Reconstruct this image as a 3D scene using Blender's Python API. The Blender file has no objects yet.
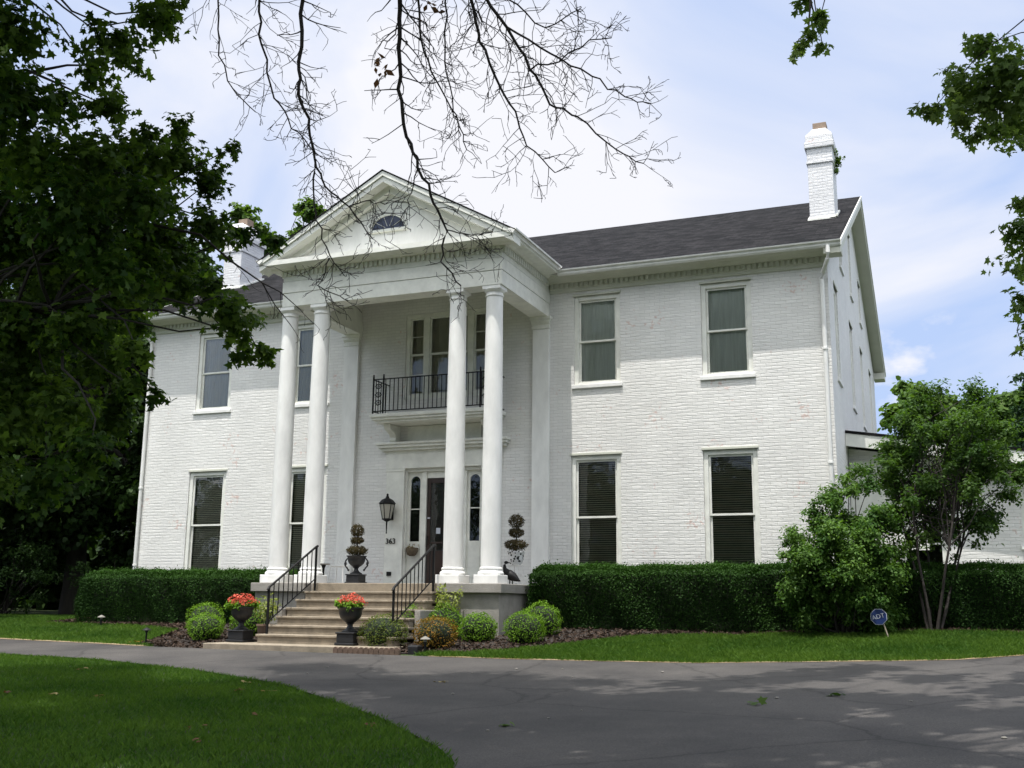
import bpy, math, random
import numpy as np
from mathutils import Vector, Matrix
S = bpy.context.scene
R = math.radians

# ------------------------------------------------------------------ camera, light, sky
YAW, PIT, ROL = R(22.326), R(11.465), R(0.635)
CAM = Vector((11.643, -23.96, -0.411))
fw = Vector((-math.sin(YAW)*math.cos(PIT), math.cos(YAW)*math.cos(PIT), math.sin(PIT)))
rt0 = Vector((math.cos(YAW), math.sin(YAW), 0)); up0 = rt0.cross(fw)
rt = rt0*math.cos(ROL) + up0*math.sin(ROL); up = up0*math.cos(ROL) - rt0*math.sin(ROL)
cd = bpy.data.cameras.new('camera'); cam = bpy.data.objects.new('camera', cd); S.collection.objects.link(cam)
m = Matrix((rt, up, -fw)).transposed().to_4x4(); m.translation = CAM
cam.matrix_world = m
cd.sensor_width = 36; cd.lens = 1086.3*36/1024; cd.clip_end = 3000; cd.clip_start = .05
S.camera = cam
SUN = Vector((-.06, -1, 3.8)).normalized()
sd = bpy.data.lights.new('sun', 'SUN'); sun = bpy.data.objects.new('sun', sd); S.collection.objects.link(sun)
sd.energy = 3.2; sd.angle = R(.5); sd.color = (1, .965, .915)
sun.rotation_euler = (-SUN).to_track_quat('-Z', 'Y').to_euler(); sun.location = (0, -20, 40)
W = bpy.data.worlds.new('World'); S.world = W; W.use_nodes = True
nt = W.node_tree; N = nt.nodes; N.clear()
def wn(t, **k):
    n = N.new(t)
    for a, b in k.items(): setattr(n, a, b)
    return n
sky = wn('ShaderNodeTexSky', sky_type='NISHITA', sun_disc=False)
sky.sun_elevation = math.asin(SUN.z); sky.sun_rotation = math.atan2(SUN.x, SUN.y)
sky.dust_density = 2.0; sky.ozone_density = 1.5
tc = wn('ShaderNodeTexCoord')
def ramp(lo, hi, c0=(0,0,0,1), c1=(1,1,1,1)):
    r_ = wn('ShaderNodeValToRGB'); e_ = r_.color_ramp.elements; e_[0].position = lo; e_[0].color = c0; e_[1].position = hi; e_[1].color = c1; return r_
def cloudnoise(scale, loc, sc, detail, rough, dist):
    mp = wn('ShaderNodeMapping'); mp.inputs['Scale'].default_value = sc; mp.inputs['Location'].default_value = loc
    nz = wn('ShaderNodeTexNoise'); nz.inputs['Scale'].default_value = scale; nz.inputs['Detail'].default_value = detail; nz.inputs['Roughness'].default_value = rough; nz.inputs['Distortion'].default_value = dist
    nt.links.new(tc.outputs['Generated'], mp.inputs['Vector']); nt.links.new(mp.outputs[0], nz.inputs['Vector']); return nz
lk = nt.links.new
LOC = (2.169, 2.883, 2.502)
thin = cloudnoise(1.25, LOC, (1.6,1.6,3.2), 8, .52, .5); cr = ramp(.39, .63); lk(thin.outputs['Fac'], cr.inputs[0])      # high thin cloud sheets
puff = cloudnoise(4.2, (2.681,2.457,3.946), (1,1,1.7), 9, .55, .1); pr_ = ramp(.585, .64); lk(puff.outputs['Fac'], pr_.inputs[0])   # small cumulus near the horizon
sepz = wn('ShaderNodeSeparateXYZ'); lk(tc.outputs['Generated'], sepz.inputs[0])
low = ramp(.20, .30, (1,1,1,1), (0,0,0,1)); lk(sepz.outputs['Z'], low.inputs[0])
pm_ = wn('ShaderNodeMath', operation='MULTIPLY'); lk(pr_.outputs[0], pm_.inputs[0]); lk(low.outputs[0], pm_.inputs[1])
mxx = wn('ShaderNodeMath', operation='MAXIMUM'); lk(cr.outputs[0], mxx.inputs[0]); lk(pm_.outputs[0], mxx.inputs[1])
hz = wn('ShaderNodeMix', data_type='RGBA'); hz.inputs['B'].default_value = (3.1, 3.95, 5.9, 1); hz.inputs['Factor'].default_value = .85
lk(sky.outputs[0], hz.inputs['A'])
mx = wn('ShaderNodeMix', data_type='RGBA'); mx.inputs['B'].default_value = (5.5, 5.55, 5.9, 1)
lk(hz.outputs['Result'], mx.inputs['A']); lk(mxx.outputs[0], mx.inputs['Factor'])
# sky glow added round the unseen sun, as fill for the shaded walls
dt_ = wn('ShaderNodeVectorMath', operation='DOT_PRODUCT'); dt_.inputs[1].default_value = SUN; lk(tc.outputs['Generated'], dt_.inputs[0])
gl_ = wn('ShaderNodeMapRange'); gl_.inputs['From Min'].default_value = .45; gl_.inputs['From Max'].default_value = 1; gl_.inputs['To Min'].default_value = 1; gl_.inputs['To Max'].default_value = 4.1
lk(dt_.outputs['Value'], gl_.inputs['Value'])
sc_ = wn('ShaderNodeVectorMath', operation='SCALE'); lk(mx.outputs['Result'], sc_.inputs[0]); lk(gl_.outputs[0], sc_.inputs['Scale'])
bg = wn('ShaderNodeBackground'); bg.inputs['Strength'].default_value = .1; out = wn('ShaderNodeOutputWorld')
wt_ = wn('ShaderNodeMix', data_type='RGBA', blend_type='MULTIPLY'); wt_.inputs['B'].default_value = (1.06, 1.0, .84, 1)   # added glow tinted warm to take the blue out of the shade
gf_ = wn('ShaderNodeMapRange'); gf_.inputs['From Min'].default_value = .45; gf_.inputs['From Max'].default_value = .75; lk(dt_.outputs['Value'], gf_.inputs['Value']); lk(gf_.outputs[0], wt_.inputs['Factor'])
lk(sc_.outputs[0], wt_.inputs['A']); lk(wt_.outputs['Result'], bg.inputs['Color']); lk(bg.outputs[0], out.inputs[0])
vs = S.view_settings; vs.view_transform = 'Standard'; vs.look = 'None'; vs.exposure = 0.78; vs.gamma = 1; vs.use_curve_mapping = False
S.render.engine = 'CYCLES'

# ------------------------------------------------------------------ helpers
rng = np.random.default_rng(7); random.seed(7)
class MB:
    def __init__(s): s.v = []; s.f = []
    def add(s, vs_, fs):
        b = len(s.v); s.v += [tuple(p) for p in vs_]; s.f += [tuple(i+b for i in f) for f in fs]; return s
    def box(s, x0, x1, y0, y1, z0, z1):
        return s.add([(x0,y0,z0),(x1,y0,z0),(x1,y1,z0),(x0,y1,z0),(x0,y0,z1),(x1,y0,z1),(x1,y1,z1),(x0,y1,z1)],
            [(3,2,1,0),(4,5,6,7),(0,1,5,4),(1,2,6,5),(2,3,7,6),(3,0,4,7)])
    def prism(s, poly, axis, a, b):
        n = len(poly)
        def P(p, t): return (t,p[0],p[1]) if axis=='x' else ((p[0],t,p[1]) if axis=='y' else (p[0],p[1],t))
        return s.add([P(p,a) for p in poly]+[P(p,b) for p in poly],
            [tuple(range(n))[::-1], tuple(range(n,2*n))]+[(i,(i+1)%n,n+(i+1)%n,n+i) for i in range(n)])
    def tube(s, pts, rad, n=6):
        pts = [Vector(p) for p in pts]; k = len(pts)
        if not hasattr(rad, '__len__'): rad = [rad]*k
        ref = Vector((0,0,1)); vs_ = []; fs = []
        for i, p in enumerate(pts):
            d = (pts[min(i+1,k-1)]-pts[max(i-1,0)])
            if d.length < 1e-9: d = Vector((0,0,1))
            d.normalize(); r0 = ref if abs(d.dot(ref)) < .95 else Vector((1,0,0))
            a = d.cross(r0).normalized(); b = d.cross(a)
            for j in range(n):
                t = 2*math.pi*j/n; vs_.append(p+(a*math.cos(t)+b*math.sin(t))*rad[i])
        for i in range(k-1):
            for j in range(n): fs.append((i*n+j, i*n+(j+1)%n, (i+1)*n+(j+1)%n, (i+1)*n+j))
        fs += [tuple(range(n))[::-1], tuple(range((k-1)*n, k*n))]
        return s.add(vs_, fs)
    def lathe(s, c, prof, n=24):
        vs_ = []; fs = []; k = len(prof)
        for r_, z in prof:
            for j in range(n):
                t = 2*math.pi*j/n; vs_.append((c[0]+r_*math.cos(t), c[1]+r_*math.sin(t), c[2]+z))
        for i in range(k-1):
            for j in range(n): fs.append((i*n+j, i*n+(j+1)%n, (i+1)*n+(j+1)%n, (i+1)*n+j))
        fs += [tuple(range(n))[::-1], tuple(range((k-1)*n, k*n))]
        return s.add(vs_, fs)
    def ball(s, c, rx, ry, rz, n=12):
        prof = [(max(1e-3,math.sin(math.pi*i/n)), -math.cos(math.pi*i/n)) for i in range(n+1)]
        t = MB().lathe((0,0,0), prof, n*2)
        return s.add([(c[0]+x*rx, c[1]+y*ry, c[2]+z*rz) for x,y,z in t.v], t.f)
def off(parent):
    o = Vector((0,0,0))
    while parent: o += parent.location; parent = parent.parent
    return o
def link(name, me, mat, parent=None, label=None):
    o = bpy.data.objects.new(name, me); S.collection.objects.link(o)
    if mat: me.materials.append(mat)
    if parent: o.parent = parent
    if label: o['label'] = label
    return o
def part(name, mb, mat, parent=None, label=None, bevel=0, smooth=False):
    me = bpy.data.meshes.new(name); d = off(parent)
    me.from_pydata([(x-d.x, y-d.y, z-d.z) for x,y,z in mb.v], [], mb.f); me.update()
    if smooth:
        me.shade_smooth(); me.set_sharp_from_angle(angle=R(40))
    o = link(name, me, mat, parent, label)
    if bevel:
        b = o.modifiers.new('bevel','BEVEL'); b.width = bevel; b.segments = 2; b.limit_method = 'ANGLE'; b.angle_limit = R(50)
    return o
def npmesh(name, V, F, mat, parent=None, rnd=None, label=None):
    """V (n,3), F (m,k) equal sized polygons"""
    me = bpy.data.meshes.new(name); d = off(parent)
    V = np.asarray(V, np.float32) - np.array(d, np.float32); F = np.asarray(F, np.int32)
    me.vertices.add(len(V)); me.vertices.foreach_set('co', V.ravel())
    k = F.shape[1]
    me.loops.add(F.size); me.loops.foreach_set('vertex_index', F.ravel())
    me.polygons.add(len(F)); me.polygons.foreach_set('loop_start', np.arange(0, F.size, k, dtype=np.int32))
    me.update(calc_edges=True)
    if rnd is not None:
        a = me.attributes.new('rnd', 'FLOAT', 'FACE'); a.data.foreach_set('value', np.asarray(rnd, np.float32))
    return link(name, me, mat, parent, label)
def tag(o, label=None, cat=None, group=None, kind=None):
    if label: o['label'] = label
    if cat: o['category'] = cat
    if group: o['group'] = group
    if kind: o['kind'] = kind
    return o
def thing(name, label, cat, loc, group=None):
    o = bpy.data.objects.new(name, None); S.collection.objects.link(o); o.location = loc; o.empty_display_size = .2
    return tag(o, label, cat, group)

# ------------------------------------------------------------------ materials
def mat(name, base, rough=.6, var=0, vscale=3, bump=0, bscale=40, metal=0, spec=.5, dark=None, stretch=(1,1,1)):
    M_ = bpy.data.materials.new(name); M_.use_nodes = True; t = M_.node_tree; b = t.nodes['Principled BSDF']
    b.inputs['Base Color'].default_value = (*base, 1); b.inputs['Roughness'].default_value = rough; b.inputs['Metallic'].default_value = metal
    b.inputs['Specular IOR Level'].default_value = spec
    g = t.nodes.new('ShaderNodeTexCoord'); mp_ = t.nodes.new('ShaderNodeMapping'); mp_.inputs['Scale'].default_value = stretch
    t.links.new(g.outputs['Object'], mp_.inputs['Vector'])
    if var:
        n = t.nodes.new('ShaderNodeTexNoise'); n.inputs['Scale'].default_value = vscale; n.inputs['Detail'].default_value = 6; n.inputs['Roughness'].default_value = .62
        t.links.new(mp_.outputs[0], n.inputs['Vector'])
        c = t.nodes.new('ShaderNodeValToRGB'); c.color_ramp.elements[0].position = .3; c.color_ramp.elements[1].position = .7
        lo = dark or tuple(x*(1-var) for x in base); hi = tuple(min(1, x*(1+var*.6)) for x in base)
        c.color_ramp.elements[0].color = (*lo,1); c.color_ramp.elements[1].color = (*hi,1)
        t.links.new(n.outputs['Fac'], c.inputs[0]); t.links.new(c.outputs[0], b.inputs['Base Color'])
    if bump:
        n = t.nodes.new('ShaderNodeTexNoise'); n.inputs['Scale'].default_value = bscale; n.inputs['Detail'].default_value = 5
        t.links.new(mp_.outputs[0], n.inputs['Vector'])
        bb = t.nodes.new('ShaderNodeBump'); bb.inputs['Strength'].default_value = bump; bb.inputs['Distance'].default_value = .02
        t.links.new(n.outputs['Fac'], bb.inputs['Height']); t.links.new(bb.outputs[0], b.inputs['Normal'])
    return M_
def brick_mat(name, base, rowh=.078, bw=.24, strength=.5, flake=True):
    M_ = bpy.data.materials.new(name); M_.use_nodes = True; t = M_.node_tree; b = t.nodes['Principled BSDF']; L_ = t.links.new
    b.inputs['Roughness'].default_value = .55; b.inputs['Specular IOR Level'].default_value = .35
    g = t.nodes.new('ShaderNodeTexCoord'); sp = t.nodes.new('ShaderNodeSeparateXYZ'); L_(g.outputs['Object'], sp.inputs[0])
    ad = t.nodes.new('ShaderNodeMath'); ad.operation = 'ADD'; L_(sp.outputs[0], ad.inputs[0]); L_(sp.outputs[1], ad.inputs[1])
    cb = t.nodes.new('ShaderNodeCombineXYZ'); L_(ad.outputs[0], cb.inputs[0]); L_(sp.outputs[2], cb.inputs[1])
    # wobble the courses a little: hand-made brick
    wob = t.nodes.new('ShaderNodeTexNoise'); wob.inputs['Scale'].default_value = 2.2; wob.inputs['Detail'].default_value = 3; L_(cb.outputs[0], wob.inputs['Vector'])
    vm = t.nodes.new('ShaderNodeVectorMath'); vm.operation = 'MULTIPLY_ADD'; vm.inputs[1].default_value = (.03,.05,0)
    L_(wob.outputs['Color'], vm.inputs[0]); L_(cb.outputs[0], vm.inputs[2])
    br = t.nodes.new('ShaderNodeTexBrick'); br.inputs['Scale'].default_value = 1; br.inputs['Brick Width'].default_value = bw; br.inputs['Row Height'].default_value = rowh
    br.inputs['Mortar Size'].default_value = .011; br.inputs['Mortar Smooth'].default_value = .9; br.inputs['Bias'].default_value = 0
    br.inputs['Color1'].default_value = (.55,.55,.55,1); br.inputs['Color2'].default_value = (1,1,1,1); br.inputs['Mortar'].default_value = (0,0,0,1)
    L_(vm.outputs[0], br.inputs['Vector'])
    n1 = t.nodes.new('ShaderNodeTexNoise'); n1.inputs['Scale'].default_value = 9; n1.inputs['Detail'].default_value = 6; n1.inputs['Roughness'].default_value = .7
    st = t.nodes.new('ShaderNodeMapping'); st.inputs['Scale'].default_value = (.4, 2.6, 1); L_(cb.outputs[0], st.inputs['Vector']); L_(st.outputs[0], n1.inputs['Vector'])
    ma = t.nodes.new('ShaderNodeMath'); ma.operation = 'MULTIPLY_ADD'; ma.inputs[1].default_value = .42
    bwn = t.nodes.new('ShaderNodeRGBToBW'); L_(br.outputs['Color'], bwn.inputs[0]); L_(bwn.outputs[0], ma.inputs[0]); L_(n1.outputs['Fac'], ma.inputs[2])
    bp = t.nodes.new('ShaderNodeBump'); bp.inputs['Strength'].default_value = strength; bp.inputs['Distance'].default_value = .022
    L_(ma.outputs[0], bp.inputs['Height']); L_(bp.outputs[0], b.inputs['Normal'])
    n2 = t.nodes.new('ShaderNodeTexNoise'); n2.inputs['Scale'].default_value = .9; n2.inputs['Detail'].default_value = 8; n2.inputs['Roughness'].default_value = .65; L_(cb.outputs[0], n2.inputs['Vector'])
    c2 = t.nodes.new('ShaderNodeValToRGB'); c2.color_ramp.elements[0].position = .3; c2.color_ramp.elements[1].position = .65
    c2.color_ramp.elements[0].color = (*[x*.88 for x in base],1); c2.color_ramp.elements[1].color = (*base,1); L_(n2.outputs['Fac'], c2.inputs[0])
    src = c2.outputs[0]
    mm = t.nodes.new('ShaderNodeMix'); mm.data_type = 'RGBA'; mm.blend_type = 'MULTIPLY'; mm.inputs['Factor'].default_value = .16
    L_(src, mm.inputs['A']); L_(br.outputs['Color'], mm.inputs['B']); src = mm.outputs['Result']
    if flake:
        n3 = t.nodes.new('ShaderNodeTexNoise'); n3.inputs['Scale'].default_value = 1.35; n3.inputs['Detail'].default_value = 2; L_(cb.outputs[0], n3.inputs['Vector'])
        n4 = t.nodes.new('ShaderNodeTexNoise'); n4.inputs['Scale'].default_value = 11; n4.inputs['Detail'].default_value = 3; L_(cb.outputs[0], n4.inputs['Vector'])
        mu = t.nodes.new('ShaderNodeMath'); mu.operation = 'MULTIPLY'; L_(n3.outputs['Fac'], mu.inputs[0]); L_(n4.outputs['Fac'], mu.inputs[1])
        c3 = t.nodes.new('ShaderNodeValToRGB'); c3.color_ramp.elements[0].position = .37; c3.color_ramp.elements[1].position = .46
        c3.color_ramp.elements[1].color = (.55,.55,.55,1); L_(mu.outputs[0], c3.inputs[0])
        m3 = t.nodes.new('ShaderNodeMix'); m3.data_type = 'RGBA'; L_(c3.outputs[0], m3.inputs['Factor']); L_(src, m3.inputs['A']); m3.inputs['B'].default_value = (.55,.33,.27,1); src = m3.outputs['Result']
    L_(src, b.inputs['Base Color'])
    return M_
def leaf_mat(name, c0, c1, trans=.35, rough=.55, ctrans=None):
    M_ = bpy.data.materials.new(name); M_.use_nodes = True; t = M_.node_tree; L_ = t.links.new
    b = t.nodes['Principled BSDF']; b.inputs['Roughness'].default_value = rough; b.inputs['Specular IOR Level'].default_value = .15
    a = t.nodes.new('ShaderNodeAttribute'); a.attribute_name = 'rnd'
    c = t.nodes.new('ShaderNodeValToRGB'); c.color_ramp.elements[0].color = (*c0,1); c.color_ramp.elements[1].color = (*c1,1); L_(a.outputs['Fac'], c.inputs[0])
    L_(c.outputs[0], b.inputs['Base Color'])
    tr = t.nodes.new('ShaderNodeBsdfTranslucent'); tm = t.nodes.new('ShaderNodeMix'); tm.data_type='RGBA'; tm.blend_type='MULTIPLY'; tm.inputs['Factor'].default_value = 1
    L_(c.outputs[0], tm.inputs['A']); tm.inputs['B'].default_value = (*(ctrans or (1.5,1.6,.6)),1); L_(tm.outputs['Result'], tr.inputs['Color'])
    ms = t.nodes.new('ShaderNodeMixShader'); ms.inputs[0].default_value = trans
    L_(b.outputs[0], ms.inputs[1]); L_(tr.outputs[0], ms.inputs[2]); L_(ms.outputs[0], t.nodes['Material Output'].inputs[0])
    return M_
def glass_mat(name, tint=.93, refl=1.0):
    M_ = bpy.data.materials.new(name); M_.use_nodes = True; t = M_.node_tree; L_ = t.links.new
    gl = t.nodes.new('ShaderNodeBsdfGlossy'); gl.inputs['Roughness'].default_value = .03
    tp = t.nodes.new('ShaderNodeBsdfTransparent'); tp.inputs['Color'].default_value = (tint,tint*1.02,tint,1)
    fr = t.nodes.new('ShaderNodeFresnel'); fr.inputs['IOR'].default_value = 1.5
    n = t.nodes.new('ShaderNodeTexNoise'); n.inputs['Scale'].default_value = 3; n.inputs['Detail'].default_value = 2
    g = t.nodes.new('ShaderNodeTexCoord'); L_(g.outputs['Object'], n.inputs['Vector'])
    bp = t.nodes.new('ShaderNodeBump'); bp.inputs['Strength'].default_value = .12; bp.inputs['Distance'].default_value = .03; L_(n.outputs['Fac'], bp.inputs['Height'])
    L_(bp.outputs[0], gl.inputs['Normal'])
    ms = t.nodes.new('ShaderNodeMixShader'); L_(fr.outputs[0], ms.inputs[0]); L_(tp.outputs[0], ms.inputs[1]); L_(gl.outputs[0], ms.inputs[2])
    L_(ms.outputs[0], t.nodes['Material Output'].inputs[0])
    return M_
def shingle_mat():
    M_ = bpy.data.materials.new('asphalt_shingle'); M_.use_nodes = True; t = M_.node_tree; L_ = t.links.new; b = t.nodes['Principled BSDF']
    b.inputs['Roughness'].default_value = .9; b.inputs['Specular IOR Level'].default_value = .08
    g = t.nodes.new('ShaderNodeTexCoord'); br = t.nodes.new('ShaderNodeTexBrick'); br.inputs['Scale'].default_value = 1
    br.inputs['Brick Width'].default_value = .3; br.inputs['Row Height'].default_value = .13; br.inputs['Mortar Size'].default_value = .008; br.inputs['Bias'].default_value = -.1
    br.inputs['Color1'].default_value = (.006,.006,.0065,1); br.inputs['Color2'].default_value = (.024,.0225,.024,1); br.inputs['Mortar'].default_value = (.004,.004,.004,1)
    L_(g.outputs['Object'], br.inputs['Vector'])
    n = t.nodes.new('ShaderNodeTexNoise'); n.inputs['Scale'].default_value = 6; n.inputs['Detail'].default_value = 8; L_(g.outputs['Object'], n.inputs['Vector'])
    m_ = t.nodes.new('ShaderNodeMix'); m_.data_type='RGBA'; m_.blend_type='OVERLAY'; m_.inputs['Factor'].default_value = .7
    L_(br.outputs['Color'], m_.inputs['A']); L_(n.outputs['Fac'], m_.inputs['B']); L_(m_.outputs['Result'], b.inputs['Base Color'])
    bp = t.nodes.new('ShaderNodeBump'); bp.inputs['Strength'].default_value = .6; bp.inputs['Distance'].default_value = .015
    L_(br.outputs['Fac'], bp.inputs['Height']); bp.invert = True; L_(bp.outputs[0], b.inputs['Normal'])
    return M_
def asphalt_mat():
    M_ = bpy.data.materials.new('asphalt'); M_.use_nodes = True; t = M_.node_tree; L_ = t.links.new; b = t.nodes['Principled BSDF']
    b.inputs['Roughness'].default_value = .8; b.inputs['Specular IOR Level'].default_value = .25
    g = t.nodes.new('ShaderNodeTexCoord')
    n1 = t.nodes.new('ShaderNodeTexNoise'); n1.inputs['Scale'].default_value = .45; n1.inputs['Detail'].default_value = 10; n1.inputs['Roughness'].default_value = .68
    n2 = t.nodes.new('ShaderNodeTexNoise'); n2.inputs['Scale'].default_value = 60; n2.inputs['Detail'].default_value = 4; n2.inputs['Roughness'].default_value = .8
    for n in (n1,n2): L_(g.outputs['Object'], n.inputs['Vector'])
    c1 = t.nodes.new('ShaderNodeValToRGB'); e = c1.color_ramp.elements; e[0].position=.32; e[0].color=(.034,.033,.033,1); e[1].position=.68; e[1].color=(.080,.075,.071,1); L_(n1.outputs['Fac'], c1.inputs[0])
    c2 = t.nodes.new('ShaderNodeValToRGB'); e = c2.color_ramp.elements; e[0].position=.34; e[0].color=(.30,.30,.30,1); e[1].position=.70; e[1].color=(1.75,1.68,1.62,1); L_(n2.outputs['Fac'], c2.inputs[0])
    m_ = t.nodes.new('ShaderNodeMix'); m_.data_type='RGBA'; m_.blend_type='MULTIPLY'; m_.inputs['Factor'].default_value = .75
    L_(c1.outputs[0], m_.inputs['A']); L_(c2.outputs[0], m_.inputs['B']); src = m_.outputs['Result']
    # hairline cracks
    vo = t.nodes.new('ShaderNodeTexVoronoi'); vo.feature='DISTANCE_TO_EDGE'; vo.inputs['Scale'].default_value=.28
    dm = t.nodes.new('ShaderNodeVectorMath'); dm.operation='MULTIPLY_ADD'; dm.inputs[1].default_value=(.9,.9,.9); L_(n1.outputs['Color'], dm.inputs[0]); L_(g.outputs['Object'], dm.inputs[2]); L_(dm.outputs[0], vo.inputs['Vector'])
    c3 = t.nodes.new('ShaderNodeValToRGB'); e=c3.color_ramp.elements; e[0].position=0; e[0].color=(.25,.25,.25,1); e[1].position=.012; e[1].color=(1,1,1,1); L_(vo.outputs['Distance'], c3.inputs[0])
    m2 = t.nodes.new('ShaderNodeMix'); m2.data_type='RGBA'; m2.blend_type='MULTIPLY'; m2.inputs['Factor'].default_value=.6; L_(src, m2.inputs['A']); L_(c3.outputs[0], m2.inputs['B'])
    L_(m2.outputs['Result'], b.inputs['Base Color'])
    bp = t.nodes.new('ShaderNodeBump'); bp.inputs['Strength'].default_value=.5; bp.inputs['Distance'].default_value=.008; L_(n2.outputs['Fac'], bp.inputs['Height']); L_(bp.outputs[0], b.inputs['Normal'])
    return M_
M = dict(
    brick=brick_mat('painted_brick', (.78,.77,.74)),
    white=mat('white_paint', (.79,.785,.755), .55, .13, 3.5, .10, 30, stretch=(1,1,.35)),
    trim=mat('white_trim', (.75,.75,.69), .55, .14, 4, .10, 40),
    shade=mat('shaded_eave_trim', (.58,.585,.50), .6, .08, 2),  # duller olive copy of the white trim, eave shade put into the colour
    shingle=shingle_mat(), asphalt=asphalt_mat(),
    step=mat('step_concrete', (.27,.225,.165), .85, .3, 5, .35, 45),
    conc=mat('porch_concrete', (.30,.28,.25), .85, .25, 3, .3, 40),
    iron=mat('black_iron', (.008,.008,.008), .6, .2, 20, .1, 60, spec=.25),
    urn=mat('black_urn', (.010,.010,.011), .5, .3, 12, .15, 30),
    door=mat('dark_door', (.035,.019,.013), .3, .25, 3, 0, 1, stretch=(6,6,.6)),
    dark=mat('dark_room', (.012,.012,.012), .9),  # for sheets behind the panes: the unlit room's darkness put into their colour
    blind=mat('blind_slats', (.50,.46,.36), .6, .15, 3),
    curtain=mat('sheer_curtain', (.88,.90,.90), .8, .16, 5, 0, 1, stretch=(5,1,.3)),
    curtain2=mat('tan_curtain', (.42,.39,.32), .8, .2, 5, 0, 1, stretch=(7,1,.3)),
    glass=glass_mat('window_glass'), terra=mat('terracotta', (.26,.19,.14), .8, .2, 8),
    dirt=mat('verge_dirt', (.24,.18,.10), .95, .45, 7, .6, 40),
    mulch=mat('mulch', (.032,.024,.020), .95, .5, 14, .9, 30),
    soil=mat('lawn_soil', (.035,.055,.012), .95, .35, 1.2, .5, 20),
    brickred=mat('edging_brick', (.13,.085,.06), .85, .3, 9, .3, 40),
    bark=mat('bark', (.030,.026,.020), .9, .45, 6, .8, 18, stretch=(1,1,.25)),
    twig=mat('twig_bark', (.03,.024,.02), .85, .4, 8, .4, 30),
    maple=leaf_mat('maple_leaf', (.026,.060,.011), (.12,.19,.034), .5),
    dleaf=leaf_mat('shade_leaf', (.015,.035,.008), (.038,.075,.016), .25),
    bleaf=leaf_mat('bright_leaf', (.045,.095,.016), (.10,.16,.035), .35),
    spray=leaf_mat('sunlit_leaf', (.10,.165,.05), (.19,.26,.095), .5),  # lighter copy of the maple leaf, sunlight put into the sprays' colour
    treeleaf=leaf_mat('small_tree_leaf', (.028,.066,.014), (.082,.145,.030), .4),
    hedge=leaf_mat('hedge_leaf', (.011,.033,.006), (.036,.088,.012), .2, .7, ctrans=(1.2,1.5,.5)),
    box=leaf_mat('boxwood_leaf', (.075,.165,.012), (.17,.29,.03), .3, .65),
    magnolia=leaf_mat('glossy_leaf', (.034,.088,.014), (.12,.21,.045), .35, .5),
    pale=leaf_mat('pale_leaf', (.16,.20,.05), (.30,.33,.10), .3),
    orange=leaf_mat('orange_leaf', (.06,.09,.012), (.38,.17,.03), .3, ctrans=(1.2,1.2,.7)),
    conifer=leaf_mat('conifer_needles', (.022,.05,.025), (.05,.09,.045), .2),
    brownleaf=leaf_mat('topiary_leaf', (.03,.03,.012), (.085,.06,.025), .15),
    petal=leaf_mat('geranium_petal', (.52,.06,.035), (.80,.20,.13), .25, ctrans=(1.1,1,1)),
    deadleaf=leaf_mat('dead_leaf', (.10,.045,.015), (.22,.11,.04), .25, ctrans=(1.2,1,.7)),
    grass=leaf_mat('grass_blade', (.034,.090,.011), (.115,.20,.027), .33, .6, ctrans=(1.3,1.4,.6)),
    straw=leaf_mat('straw_blade', (.20,.15,.05), (.34,.27,.11), .25, ctrans=(1,1,.8)),
    lamp_glass=mat('lantern_glass', (.42,.40,.34), .3, .1), blue=mat('sign_blue', (.012,.03,.12), .4, .1, 6), signwhite=mat('sign_white', (.5,.52,.58), .5),
    rail=mat('wood_stake', (.35,.30,.22), .7, .2, 10), copper=mat('brown_basket', (.12,.09,.055), .8, .4, 20),
    potclay=mat('tan_pot', (.24,.16,.11), .8, .2, 6), pebble=mat('pale_pebble', (.20,.19,.165), .8, .2, 20),
)

# measured crown clumps and hanging twigs
MAPLE_CLUMPS = [(4.3,-17.65,4.51,0.5),(4.2,-18.01,3.98,0.7),(3.79,-17.24,4.19,0.45),(4.98,-17.23,4.43,0.3),(5.46,-17.23,4.52,0.3),(5.12,-16.51,5.08,0.2),(3.74,-15.68,5.25,0.3),(3.69,-16.02,4.93,0.25),(3.43,-16.19,4.53,0.3),(4.2,-17.35,3.83,0.45),(4.16,-16.32,4.35,0.35),(4.06,-17.06,3.49,0.5),(4.63,-16.92,3.51,0.45),(4.49,-17.08,3.0,0.5),(4.94,-16.59,3.76,0.22),(4.02,-15.03,4.68,0.25),(3.97,-15.19,4.16,0.4),(4.3,-14.92,4.02,0.35),(4.57,-14.92,4.39,0.15),(4.84,-16.48,3.21,0.45),(4.31,-16.39,2.97,0.5),(4.53,-15.16,3.45,0.4),(4.72,-14.65,3.52,0.22),(4.71,-14.23,3.57,0.2),(3.8,-14.72,3.26,0.42),(4.8,-16.61,2.46,0.4),(3.43,-15.97,2.79,0.55),(3.03,-16.26,3.11,0.6),(4.7,-15.18,2.7,0.3),(5.42,-15.65,2.17,0.28),(5.09,-14.82,2.14,0.2),(5.49,-15.94,2.22,0.3),(3.71,-14.5,3.01,0.25),(3.66,-15.0,3.5,0.45),(3.23,-16.21,2.18,0.5),(4.06,-16.35,2.12,0.4),(4.42,-13.81,2.27,0.12),(4.79,-14.7,2.17,0.2),(2.35,-16.33,3.6,0.9),(2.16,-16.09,2.09,0.8),(3.12,-16.24,1.28,0.5),(3.69,-16.07,1.47,0.4),(2.74,-16.18,0.72,0.6),(3.54,-16.01,0.71,0.4),(4.64,-16.17,1.54,0.18),(4.53,-15.72,1.53,0.16),(3.31,-14.92,1.7,0.25),(4.57,-16.55,0.89,0.35),(4.9,-16.46,1.83,0.22)]
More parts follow.
